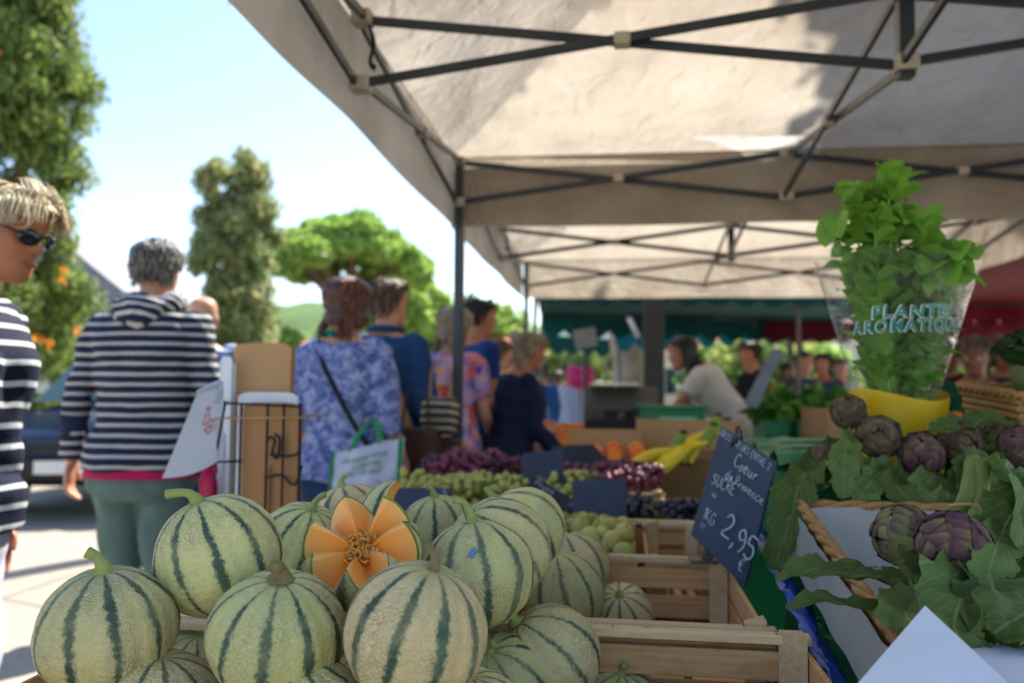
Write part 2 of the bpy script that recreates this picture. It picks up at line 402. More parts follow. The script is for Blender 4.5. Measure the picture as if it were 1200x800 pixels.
# unseen second plane tree added on the right to shade the canopy's right half
t = thing('plane_tree', 'unseen plane tree added beyond the red awning to shade the tent canopy', 'tree', (4.6, 6.6, 0))
mbk = MB(); mbk.tube([(0, 0, -.1), (-.05, 0, 1.5), (-.1, -.1, 3.2), (-.6, -.4, 4.8), (-1.2, -.8, 6.2)], [.3, .25, .22, .17, .08], 14, 5)
for a, r_ in (([(-.1, -.1, 3.2), (-.7, -.5, 4.6), (-1.3, -1.0, 5.8)], [.15, .1, .04]), ([(-.1, -.1, 3.2), (.5, .6, 4.6), (.9, 1.1, 6)], [.15, .1, .04])): mbk.tube(a, r_, 8, 4)
part('trunk', mbk, M_PLANE_BARK, t)
g = random.Random(15); cs = []; rs = []
for k in range(80):
    a = g.uniform(0, 2 * PI); q = math.sqrt(g.random()) * 1.9; cs.append((-.62 + q * math.cos(a), -1.05 + q * math.sin(a), 6.2 + g.uniform(-.7, 1.3) - q * .2)); rs.append(.5)
o = part('crown', leaf_cloud(cs, rs, 11000, .15, seed=16, shell=.2), L_MIX, t); o['kind'] = 'stuff'
# the leafy twig whose yellow leaves show past the canopy edge
tw = thing('leafy_twig', 'twig of yellow plane leaves hanging past the white canopy edge', 'twig', atY(300, -45, 4.2))
o0 = tw.location; mbk = MB(); pts = [Vector((-.1, 0, .12)), Vector((0, 0, .02)), atY(326, 30, 4.2) - o0, atY(350, 62, 4.2) - o0]; mbk.tube(pts, [.006, .005, .003, .002], 6, 4)
mbk.tube([Vector((0, 0, .02)), atY(285, -10, 4.2) - o0, atY(268, 6, 4.2) - o0], [.004, .003, .002], 6, 4)
part('stem', mbk, M_BARK, tw)
ml = MB(); ml.add([(0, 0, 0), (.3, .12, .03), (.55, .5, 0), (.25, .42, .03), (0, 1, -.05), (-.25, .42, .03), (-.55, .5, 0), (-.3, .12, .03)], [(0, 1, 3, 4), (0, 4, 5, 7), (1, 2, 3), (5, 6, 7)])
lmesh = ml.mesh('plane_leaf')
for (px, py, s) in ((348, 54, .1), (341, 60, .09), (354, 66, .1), (324, 33, .085), (318, 22, .06), (268, 8, .05), (275, 2, .05), (291, 2, .06), (300, -8, .07)):
    o = part('leaf', lmesh, L_YEL, tw); o.location = atY(px, py, 4.2) - o0; o.scale = (s, s, s); o.rotation_euler = (g.uniform(.8, 2.2), g.uniform(-.6, .6), g.uniform(0, 6))

# ------------------------------------------------------------------ houses beyond
M_PLASTER_W = pm('plaster_white', '#d8d4cc', '#c2bdb4', 1.2, 0.9, .2)
M_PLASTER_O = pm('plaster_ochre', '#d9a98a', '#c48d6c', 1.0, 0.9, .2)
M_PLASTER_C = pm('plaster_cream', '#dcc9a6', '#c8b390', 1.0, 0.9, .2)
M_ROOF_G = pm('roof_grey', '#7f838c', '#6a6e78', 2, 0.7, .3)
M_ROOF_T = pm('roof_terracotta', '#c1714b', '#9a5436', 3, 0.85, .5, 20)
M_GLASS = pm('window_glass', '#2a333c', '#1c2228', 2, 0.1, 0, spec=.6)
M_SHUT = pm('shutter', '#6f8fa0', '#5d7c8c', 5, .6, .1)
M_WFRAME = pm('window_frame_white', '#d8d8d4', '#c9c9c4', 5, .5, .05)
def house(label, loc, rz, w, d, h, rh, wall, roof, wins, group='village houses beyond the market', ridge='x'):
    t = thing('house', label, 'house', loc, rz, group)
    part('wall', MB().box((0, 0, h / 2 - .4), (w, d, h + .8)), wall, t, False)
    mbr = MB(); e = .3
    if ridge == 'x': pts = [(-w / 2 - e, -d / 2 - e, h - .02), (w / 2 + e, -d / 2 - e, h - .02), (w / 2 + e, d / 2 + e, h - .02), (-w / 2 - e, d / 2 + e, h - .02), (-w / 2 - e, 0, h + rh), (w / 2 + e, 0, h + rh)]; fs = [(0, 1, 5, 4), (2, 3, 4, 5), (0, 4, 3), (1, 2, 5), (3, 2, 1, 0)]
    else: pts = [(-w / 2 - e, -d / 2 - e, h - .02), (w / 2 + e, -d / 2 - e, h - .02), (w / 2 + e, d / 2 + e, h - .02), (-w / 2 - e, d / 2 + e, h - .02), (0, -d / 2 - e, h + rh), (0, d / 2 + e, h + rh)]; fs = [(0, 1, 4), (1, 2, 5, 4), (2, 3, 5), (3, 0, 4, 5), (3, 2, 1, 0)]
    mbr.add(pts, fs); rf = part('roof', mbr, roof, t, False)
    part('chimney', MB().box((w * .25, d * .12, h + rh * .9), (.5, .5, 1.0)), wall, rf, False)
    for (x, z, ww, hh) in wins:
        wo = part('window', MB().box((x, -d / 2 + .02, z), (ww, .1, hh)), M_GLASS, t, False)
        part('frame', MB().box((x, -d / 2 - .04, z), (.06, .04, hh)).box((x, -d / 2 - .04, z + hh / 2), (ww + .1, .06, .08)).box((x, -d / 2 - .06, z - hh / 2), (ww + .2, .12, .08)), M_WFRAME, wo, False)
        for s in (-1, 1): part('shutter', MB().box((x + s * (ww * .78), -d / 2 - .03, z), (ww * .5, .05, hh)), M_SHUT, wo, False)
p = atY(150, 400, 24); house('white rendered hall with a steep plain grey roof behind the flowering cypress', (p.x - .6, 24, ground_z(24)), R(8), 6.4, 6, 3.3, 2.7, M_PLASTER_W, M_ROOF_G, [(-1.8, 1.4, .8, 1.1), (1.5, 1.4, .8, 1.1)], ridge='y')
p = atY(310, 400, 40); house('long pink-ochre house under the umbrella pine with a low terracotta roof', (p.x + 2, 42, ground_z(40)), R(-4), 12, 6, 3.2, 1.2, M_PLASTER_O, M_ROOF_T, [(-4, 1.9, .9, 1.2), (-1.3, 1.9, .9, 1.2), (1.6, 1.9, .9, 1.2), (4.4, 1.9, .9, 1.2)])
p = atY(500, 420, 50); house('cream house with terracotta roof behind the navy-jacketed customers', (p.x, 52, ground_z(50)), R(5), 13, 7, 3.4, 1.3, M_PLASTER_C, M_ROOF_T, [(-4.6, 2, 1, 1.3), (-1.6, 2, 1, 1.3), (1.6, 2, 1, 1.3), (4.6, 2, 1, 1.3)])
p = atY(640, 420, 42); house('orange-ochre house front beyond the crowd under the far teal awning', (p.x, 44, ground_z(42)), R(-6), 9, 6, 3.6, 1.2, M_PLASTER_O, M_ROOF_T, [(-3, 2.2, .9, 1.2), (0, 2.2, .9, 1.2), (3, 2.2, .9, 1.2)])
p = atY(820, 420, 40); house('pale house front seen below the teal awnings behind the seller', (p.x + 3, 42, ground_z(40)), R(3), 15, 7, 4.2, 1.3, M_PLASTER_C, M_ROOF_T, [(-5, 2.3, 1, 1.3), (-1.8, 2.3, 1, 1.3), (1.8, 2.3, 1, 1.3), (5, 2.3, 1, 1.3)])
p = atY(1100, 420, 38); house('white house front glimpsed under the red awning', (p.x + 2, 40, ground_z(38)), R(-3), 14, 7, 4.2, 1.3, M_PLASTER_W, M_ROOF_T, [(-5, 2.2, 1, 1.3), (-1.8, 2.2, 1, 1.3), (1.8, 2.2, 1, 1.3), (5, 2.2, 1, 1.3)])

# ------------------------------------------------------------------ parked car
M_CARP = pm('car_paint_blue', '#0f1c34', '#0c182e', 2, .18, .0, spec=.6)
M_CARBLK = pm('car_black_plastic', '#15161a', '#1d1e22', 20, .55, .1)
M_TYRE = pm('tyre_rubber', '#17171a', '#202022', 30, .8, .2)
M_CHROME = pm('chrome', '#c8c8cc', '#b8b8bc', 5, .15, 0, metal=1)
M_LENS = pm('headlight_lens', '#dfe6ea', '#aeb8c0', 25, .08, .3, metal=.7)
M_AMBER = pm('amber_lens', '#e07818', '#c86410', 20, .2, .1)
M_CGLASS = pm('car_glass', '#2e4a4c', '#1d3034', 1, .05, 0, spec=.8)
def car():
    p = atZ(75, 612, 0.0); t = thing('parked_car', 'dark blue parked car with black lower bumper behind the striped hoodie', 'car', (p.x - .55, p.y + 2.0, 0), R(196))
    # local: front towards +Y, length 4.2, width 1.74
    prof = [(-2.05, .35, .82), (-1.95, .9, .9), (-1.2, .98, 1.0), (-.3, .98, 1.02), (.6, .98, 1.0), (1.3, .95, .93), (1.85, .78, .8), (2.08, .62, .66)]
    def sec(y, hw, zt):
        zb = .3
        return [Vector((x * hw, y, z)) for x, z in ((-1, zb + .05), (-1.0, .55), (-.98, zt - .16), (-.9, zt - .03), (-.5, zt + .01), (0, zt + .025), (.5, zt + .01), (.9, zt - .03), (.98, zt - .16), (1.0, .55), (1, zb + .05), (.9, zb), (0, zb - .02), (-.9, zb))]
    mb = MB(); mb.loft([sec(y, .6 + .27 * min(1, (2.3 - abs(y)) * 2.2), z) for y, z in ((-2.08, .75), (-1.95, .93), (-1.4, 1.0), (-.6, 1.0), (.5, .98), (1.1, .93), (1.6, .84), (1.95, .74), (2.1, .62))])
    body = part('body', mb, M_CARP, t, bevel=0); s = body.modifiers.new('s', 'SUBSURF'); s.levels = 2; s.render_levels = 2
    mb = MB(); mb.loft([[Vector((x * w, y, z)) for x in (-1, -.5, 0, .5, 1)] + [Vector((x * w, y, z - .02)) for x in (1, 0, -1)] for y, w, z in ((-1.6, .68, .98), (-1.05, .6, 1.4), (-.2, .6, 1.47), (.25, .6, 1.43))])
    part('roof', mb, M_CARP, t)
    part('windscreen', MB().grid(lambda u, v: ((u - .5) * (1.18 + .26 * (1 - v)), .25 + (1 - v) * .75, .97 + v * .46 + .03 * math.sin(PI * u)), 8, 6), M_CGLASS, t)
    for s in (-1, 1):
        part('side_window', MB().add([(s * .6, .2, 1.42), (s * .74, .85, .99), (s * .74, -1.5, 1.0), (s * .62, -1.0, 1.38)], [(0, 1, 2, 3)]), M_CGLASS, t)
        part('side_mirror', MB().ell((s * .9, .75, 1.03), (.1, .06, .07)), M_CARP, t)
        part('headlight', MB().ell((s * .63, 1.9, .69), (.2, .17, .1), Matrix.Rotation(-s * .35, 3, 'Z')), M_LENS, t)
        part('indicator', MB().ell((s * .845, 1.74, .69), (.035, .09, .085)), M_AMBER, t)
        part('fog_light', MB().lathe([(.001, .02), (.055, .02), (.075, -.02)], 16, Matrix.Translation((s * .55, 2.12, .43)) @ Matrix.Rotation(-PI / 2, 4, 'X')), M_LENS, t)
        for y in (1.28, -1.3):
            w = part('wheel', MB().lathe([(.2, -.1), (.29, -.1), (.31, -.07), (.31, .07), (.29, .1), (.2, .1)], 28, Matrix.Translation((s * .8, y, .31)) @ Matrix.Rotation(PI / 2, 4, 'Y')), M_TYRE, t)
            part('rim', MB().lathe([(.02, .085), (.19, .07), (.2, .1), (.2, -.08), (.02, -.08)], 20, Matrix.Translation((s * .8, y, .31)) @ Matrix.Rotation(s * PI / 2, 4, 'Y')), M_CHROME, w)
            part('wheel_arch', MB().tube([(s * .865, y + .37 * math.cos(a), .31 + .37 * math.sin(a)) for a in np.linspace(0, PI, 13)], .03, 6), M_CARBLK, t)
    part('bumper', MB().loft([[Vector((x, 2.1 - .18 * (abs(x) / .86) ** 3 + dy, z)) for dy, z in ((.0, .33), (.03, .36), (.03, .52), (0, .56), (-.1, .56), (-.1, .33))] for x in np.linspace(-.86, .86, 13)]), M_CARBLK, t)
    part('grille', MB().box((0, 2.06, .62), (.7, .06, .09)), M_CARBLK, t, False, .01)
    part('number_plate', MB().box((0, 2.14, .46), (.5, .015, .11)), M_WFRAME, t, False, .003)
car()
# ------------------------------------------------------------------ pop-up market tents
M_STEEL = pm('tent_frame_steel', '#3a4149', '#2c3238', 12, .38, .05, metal=.35, spec=.5)
M_BRACK = pm('tent_bracket_plastic', '#b9b2a2', '#9d9687', 20, .55, .1)
M_CANOPY = canopy_mat('tent_canopy_offwhite', '#c6bcae', '#998b7b', .4)
M_STRAP = pm('strap_black', '#141416', '#1e1e20', 20, .8, .1)
TX0 = -0.727; ZU = 2.22; ZL = 2.022; EAVE = 2.25; PEAK = 3.1; VAL = 1.925
HOLE_PX = [(803, 160), (850, 161), (900, 160), (955, 157), (963, 172), (958, 184), (915, 183), (880, 182), (850, 174)]
def tent(label, y0, hole=None, seed=0, x0=TX0, w=3.0, frame=None, mat=None):
    t = thing('pop_up_tent', label, 'tent', (x0, y0, 0)); mat = mat or M_CANOPY
    L = w; h = L / 2; e = .035
    def leg(x, y):
        l = part('leg', MB().box((x, y, 1.12), (.036, .036, 2.16)), M_STEEL, t, False, .003)
        part('foot_plate', MB().box((x, y, .01), (.1, .1, .016)), M_STEEL, l, False)
    for x in (0, L):
        for y in (0, L): leg(x, y)
    def X(a, b):
        a = Vector(a); b = Vector(b); d = (b - a).normalized(); n = Vector((-d.y, d.x, 0)) * .012
        for za, zb, s in ((ZU, ZL, 1), (ZL, ZU, -1)):
            p = a + n * s; q = b + n * s
            part('truss_bar', MB().beam((p.x, p.y, za), (q.x, q.y, zb), .014, .026), M_STEEL, t, False, .002)
        m = (a + b) / 2
        part('pivot_bracket', MB().box((m.x, m.y, (ZU + ZL) / 2), (.045 if abs(d.x) > .5 else .05, .045 if abs(d.y) > .5 else .05, .034)), M_BRACK, t, False, .004)
    nodes = [(0, 0), (h, 0), (L, 0), (0, h), (h, h), (L, h), (0, L), (h, L), (L, L)]
    for i, j in ((0, 1), (1, 2), (6, 7), (7, 8), (0, 3), (3, 6), (2, 5), (5, 8), (3, 4), (4, 5), (1, 4), (4, 7)): X((*nodes[i], 0), (*nodes[j], 0))
    for i, (x, y) in enumerate(nodes):
        for z in (ZU, ZL):
            part('bracket', MB().box((x, y, z), (.058, .058, .042)), M_BRACK, t, False, .006)
    part('center_pole', MB().box((h, h, (ZL + PEAK) / 2 - .03), (.04, .04, PEAK - ZL + .02)), M_STEEL, t, False, .003)
    for dx, y in ((.02, 1.5), (.02, .0)):
        part('tie_strap', MB().tube([(dx, y + .0, ZU - .02), (dx + .012, y + .01, ZU - .07), (dx + .005, y, ZU - .13), (dx + .02, y, ZU - .15)], [.006, .011, .009, .013], 6, 3, flat=.5), M_STRAP, t)
    # roof: four panels, each a triangle from two corners to the peak
    cor = [Vector((-e, -e, EAVE)), Vector((L + e, -e, EAVE)), Vector((L + e, L + e, EAVE)), Vector((-e, L + e, EAVE))]; pk = Vector((h, h, PEAK))
    for k in range(4):
        a, b = cor[k], cor[(k + 1) % 4]
        pts = []; N = 26
        for i in range(N + 1):
            v = i / N; m = max(1, int(round((1 - v) * N * 1.5)))
            for j in range(m + 1):
                if v == 1 and j > 0: break
                pts.append(((v * .5 + (1 - v) * j / m), v))
        hp = []
        if hole and k == 2:
            nrm = (b - a).cross(pk - a).normalized()
            for px, py in hole:
                d = ray(px, py); o = CAM - t.location; s = (a - o).dot(nrm) / d.dot(nrm); q = o + d * s
                u = (q - a).dot(b - a) / (b - a).length_squared; mid = (a + b) / 2; v = (q - mid).dot(pk - mid) / (pk - mid).length_squared
                hp.append((u, v))
            def inside(p):
                c = False
                for i in range(len(hp)):
                    (x1, y1), (x2, y2) = hp[i], hp[i - 1]
                    if (y1 > p[1]) != (y2 > p[1]) and p[0] < (x2 - x1) * (p[1] - y1) / (y2 - y1) + x1: c = not c
                return c
            pts = [p for p in pts if not inside(p)]
        n0 = len(pts); allp = [Vector(p) for p in pts + hp]; edges = [(n0 + i, n0 + (i + 1) % len(hp)) for i in range(len(hp))] if hp else []
        vv, ee, ff, *_ = delaunay_2d_cdt(allp, edges, [], 0, 1e-6)
        vs3 = []
        for q in vv:
            u, v = q; base = a + (b - a) * u; mid = (a + b) / 2; p = base + (pk - mid) * v
            # sag and radiating wrinkles from the corners
            sl = (1 - v) * (v) * 4; ed = 1 - min(1, abs(u - .5) / max(.5 * (1 - v), 1e-3)) ** 2
            z = -.05 * sl * ed
            for cu in (0, 1):
                du, dv = abs(u - cu) * L, v * 1.6; r = math.hypot(du, dv); an = math.atan2(dv, du)
                z += .036 * math.sin(an * 13 + k + seed) * min(1, r * 1.5) * math.exp(-r / 1.0) * (1 if 0.02 < v < .97 else 0) * min(1, ed * 2 + .0)
            z += .02 * noise.noise(Vector((u * 6 + k * 9 + seed, v * 5, 0))) * (1 if 0 < v < 1 else 0) * ed
            p.z += z; vs3.append(p)
        fs = []
        for f in ff:
            c = sum((vv[i] for i in f), Vector((0, 0))) / len(f)
            if hp and inside(c): continue
            fs.append(tuple(f))
        part('roof_panel', MB().add(vs3, fs), mat, t)
        # valance
        nn = (b - a).normalized().cross(Vector((0, 0, 1)))
        def vf(u, v, a=a, b=b, nn=nn, k=k):
            p = a + (b - a) * u; p.z = EAVE + (VAL - EAVE) * v
            return p + nn * (.006 + .003 * v * math.sin(u * 17 + k) + .006 * v * noise.noise(Vector((u * 7, v, seed + k)))) + Vector((0, 0, -.006 * abs(math.sin(u * PI * 2)) * v))
        part('valance', MB().grid(vf, 60, 6), mat, t)
        part('eave_seam', MB().grid(lambda u, v: vf(u, .03 * v) - nn * .006, 30, 1), pm('seam_tape', '#8d8578', '#7a7266', 8, .8, .1), t)
    return t
tent('off-white pop-up tent sheltering the melons, with a torn gap in its roof', .72, HOLE_PX, 0)
tent('off-white pop-up tent next behind the melon tent, roof whole', 3.84, None, 3, TX0 - .012)

# ------------------------------------------------------------------ teal and red awning stalls behind
M_TEAL = canopy_mat('awning_teal', '#0a4c49', '#063836', .06)
M_TEAL2 = canopy_mat('awning_light_teal', '#1c757c', '#125c64', .15)
M_RED = canopy_mat('awning_red', '#640b1c', '#480816', .05)
M_POLE = pm('pole_pale_wood', '#7d7262', '#655b4d', 6, .6, .1)
def awning(label, x0, x1, y0, y1, zf, zb, mat, drop=.22, scal=.24, posts=(0, 1), pole=None, group=None, vmat=None, bar=True):
    """flat sloping cloth between a front (y0,zf) and back (y1,zb) bar with scalloped valances"""
    t = thing('market_awning', label, 'awning', (x0, y0, 0), group=group); w = x1 - x0; d = y1 - y0; g = ground_z(y0)
    part('canopy', MB().grid(lambda u, v: (u * w, v * d, zf + (zb - zf) * v - .05 * math.sin(PI * v) - .02 * math.sin(u * w * 3) * math.sin(PI * v)), 30, 10), mat, t)
    n = max(3, int(w / scal))
    def val(y, z0):
        def f(u, v):
            s = abs(math.sin(u * n * PI)); z = z0 - v * (drop * (.68 + .32 * s)); return (u * w, y - .01 - .02 * v * math.sin(u * n * PI * .7), z)
        return MB().grid(f, n * 8, 3)
    part('valance', val(-.02, zf), vmat or mat, t); drop = max(drop, .26); part('valance', val(d, zb), vmat or mat, t)
    m = MB()
    for y, z in ((0, zf), (d, zb)): m.tube([(0, y, z - .02), (w, y, z - .02)], .016, 8)
    for x in (0, w): m.tube([(x, 0, zf - .02), (x, d, zb - .02)], .016, 8)
    part('frame', m, M_STEEL, t)
    for x in posts:
        for y, z in ((0, zf), (d, zb)):
            part('post', MB().tube([(x * w, y, ground_z(y0 + y)), (x * w, y, z - .02)], .02, 8), pole or M_POLE, t)
    return t
awn = awning('dark teal awning with scalloped edge just behind the white tents', -.75, 2.6, 7.5, 9.3, 2.14, 2.0, M_TEAL, .2, posts=(0, .72)); awn.rotation_euler = (0, R(.8), R(3))
awn = awning('lighter teal scalloped awning over the next stall beyond', .1, 2.35, 10.2, 12.4, 1.97, 2.2, M_TEAL2, .36, posts=(.02, .98)); awn.rotation_euler = (0, R(-2.5), R(-8))
awn = awning('far teal awning with a wavy hem above the distant crowd', -1.1, .1, 12.9, 14.8, 2.0, 2.3, M_TEAL, .3, posts=(.3, .99)); awn.rotation_euler = (0, R(3), R(9))
awning('dull red awning with scalloped hem behind the man in black', 1.7, 4.6, 9.4, 11.4, 1.92, 2.25, M_RED, .24, posts=(.1, .9))
awning('large deep red awning beside the wrapped basil', 2.44, 6.2, 4.3, 8.3, 2.34, 2.02, M_RED, .24, posts=(.16, .97), scal=.2)
# steel post, thin pale pole, floodlight
po = tag(part('steel_post', MB().box((0, 0, 1.05), (.175, .175, 2.1)).box((0, 0, .01), (.3, .3, .02)), pm('post_grey_steel', '#3c3f42', '#303336', 4, .5, .1, metal=.3), smooth=False, bevel=.008), 'thick square grey steel post beside the seller', 'post'); p = atY(766, 420, 7.1); po.location = (p.x, 7.1, ground_z(7.1))
for (px, y, a, lab) in ((733, 8.6, .0, 'short white fluorescent tube tilted under the teal awning'),):
    p = atY(742, 385, 7.4); o = thing('tube_light', lab, 'lamp', p); part('tube', MB().tube([(-.04, 0, .1), (.05, 0, -.08)], .022, 10), pm('tube_white', '#e8e8e8', '#d8d8d8', 5, .3, 0), o); part('end_cap', MB().ell((-.045, 0, .11), (.026, .026, .026)), M_STEEL, o)
p = atY(686, 395, 7.2); o = thing('sign_stand', 'small grey slate sign on a thin pole beyond the grapes', 'sign', (p.x, 7.2, ground_z(7.2)))
part('pole', MB().tube([(0, .02, 0), (0, .02, p.z + .05)], .018, 8), M_STEEL, o); part('board', MB().box((0, 0, p.z), (.2, .02, .17), Matrix.Rotation(-.2, 3, 'Y')), pm('sign_grey', '#7f7f80', '#6a6a6c', 10, .6, .1), o, False, .004)
p = atY(680, 447, 10.5); o = thing('balloon', 'pink heart-shaped balloon on a stick above the distant crowd', 'balloon', (p.x, 10.5, ground_z(10.5)))
part('stick', MB().tube([(0, 0, 0), (0, 0, p.z - ground_z(10.5))], .008, 6), M_STEEL, o); part('heart', MB().ell((-.06, 0, p.z - ground_z(10.5) + .06), (.12, .06, .16), Matrix.Rotation(-.4, 3, 'Y')).ell((.06, 0, p.z - ground_z(10.5) + .06), (.12, .06, .16), Matrix.Rotation(.4, 3, 'Y')), pm('balloon_pink', '#d0306a', '#c02860', 5, .3, 0), o)
# ------------------------------------------------------------------ stall tables
def wood_mat(name, a, b, stain):
    t = NT(name); v = t.obj((1.5, 26, 26), True); v2 = t.obj(None, True); oi = t.n('ObjectInfo').outputs['Random']
    gr = t.noise(6, 6, v, .65, .4); col = t.mix(t.math('MULTIPLY_ADD', gr, 2.2, -.6, clamp=True), lin(a), lin(b))
    st = t.math('MULTIPLY_ADD', t.noise(9, 6, v2, .65), 4.0, -2.1, clamp=True); col = t.mix(t.math('MULTIPLY', st, .6), col, lin(stain))
    vo = t.n('TexVoronoi'); t.set(vo, 'Scale', 7.0); t.set(vo, 'Vector', t.obj((1, 2.2, 2.2), True)); kn = t.math('SUBTRACT', 1.0, t.math('MULTIPLY', vo.outputs['Distance'], 11.0), clamp=True); col = t.mix(t.math('MULTIPLY', kn, .7), col, lin('#5a3a22'))
    hs = t.n('HueSaturation'); t.set(hs, 'Value', t.math('MULTIPLY_ADD', oi, .3, .85)); t.set(hs, 'Color', col)
    return t.done(t.pbsdf(hs.outputs[0], .75, t.bump(t.math('ADD', gr, t.noise(220, 3, v2)), .5, .0015), .25))
M_WOOD = wood_mat('crate_poplar', '#d8b080', '#b5854f', '#7a5230')
M_WOODP = wood_mat('crate_pale_rail', '#e2c9a2', '#c8a478', '#93704a')
M_TABLE = pm('table_board', '#6d5a46', '#4a3c2e', 2, .8, .3, 30, (1, 10, 10))
M_GREENPL = pm('green_plastic', '#0f7a4a', '#0b6a40', 3, .3, .25, 12, spec=.5, bdist=.01)
M_BLUEPL = pm('blue_plastic', '#1f4ea8', '#173f92', 3, .3, .3, 14, spec=.5, bdist=.01)
def table(label, x0, x1, y0, y1, z, mat):
    t = thing('stall_table', label, 'table', ((x0 + x1) / 2, (y0 + y1) / 2, 0)); w, d = x1 - x0, y1 - y0
    n = max(3, int(w / .2))
    for i in range(n): part('board', MB().box((-w / 2 + w / n * (i + .5), 0, z - .014), (w / n - .006, d, .026)), mat, t, False, .003)
    for sx in (-1, 1):
        for sy in (-1, 1):
            part('leg', MB().beam((sx * (w / 2 - .1), sy * (d / 2 - .1), z - .03), (sx * (w / 2 - .16), sy * (d / 2 - .18), 0), .04, .06), mat, t, False, .003)
        part('cross_bar', MB().box((sx * (w / 2 - .14), 0, .35), (.03, d - .3, .05)), mat, t, False, .003)
    return t
table('long wooden trestle table under the melon and grape crates', -.78, .27, .45, 3.55, .708, M_TABLE)
table('wooden trestle table under the bananas and cash box', -.35, .95, 3.75, 6.0, .708, M_TABLE)

# ------------------------------------------------------------------ wooden crates
def wood_crate(label, cx, cy, z, w, d, h, rz=0, group=None, slats=2, tilt=0, name='wooden_crate'):
    t = thing(name, label, 'crate', (cx, cy, z), (tilt, 0, rz), group); th = .007
    for i in range(5): part('bottom_slat', MB().box((-w / 2 + w / 5 * (i + .5), 0, .004), (w / 5 - .012, d, .006)), M_WOOD, t, False, .001)
    hs = (h - .014) / slats
    for i in range(slats):
        zc = .01 + hs * (i + .5)
        for s in (-1, 1):
            part('side_slat', MB().box((0, s * (d / 2 - th / 2), zc), (w, th, hs - .012 - .003 * (i % 2))), M_WOOD, t, False, .0015)
            part('end_slat', MB().box((s * (w / 2 - th / 2), 0, zc + .002), (th, d - .017, hs - .012)), M_WOOD, t, False, .0015)
    for sx in (-1, 1):
        for sy in (-1, 1):
            x, y = sx * (w / 2 - .009), sy * (d / 2 - .009); a = .03
            part('corner_post', MB().poly([(x, y, .006), (x - sx * a, y, .006), (x, y - sy * a, .006)], h + .012, (0, 0, 1)), M_WOODP, t, False, .001)
    for s in (-1, 1):
        rl = part('rail', MB().box((0, s * (d / 2 - .004), h + .005), (w + .004, .02, .012)), M_WOODP, t, False, .002)
        for x in (-w * .42, 0, w * .42): part('staple', MB().box((x, s * (d / 2 - .004), h + .0112), (.0012, .011, .0012)), M_STEEL, rl, False)
    return t
TZ = .708
wood_crate('pale wooden crate holding the front melons, right one of the pair', .0, .875, TZ, .5, .45, .118, 0, 'melon crates')
wood_crate('half-empty pale wooden crate with two netted melons in its corner', -.035, 1.345, TZ, .5, .45, .118, R(-.5), 'melon crates')
wood_crate('pale wooden crate hidden under the melon pile beside the paper-bag rack', -.475, .875, TZ, .43, .45, .1, 0, 'melon crates')
wood_crate('wooden crate under the melons next to the paper-bag rack', -.55, 1.345, TZ, .46, .45, .1, 0, 'melon crates')
wood_crate('wooden crate of yellow-green plums', -.13, 1.83, TZ, .36, .45, .1, R(-1))
wood_crate('narrow empty slatted tray beside the plum crate', .14, 1.83, TZ, .14, .45, .1, R(-1), name='slatted_tray')

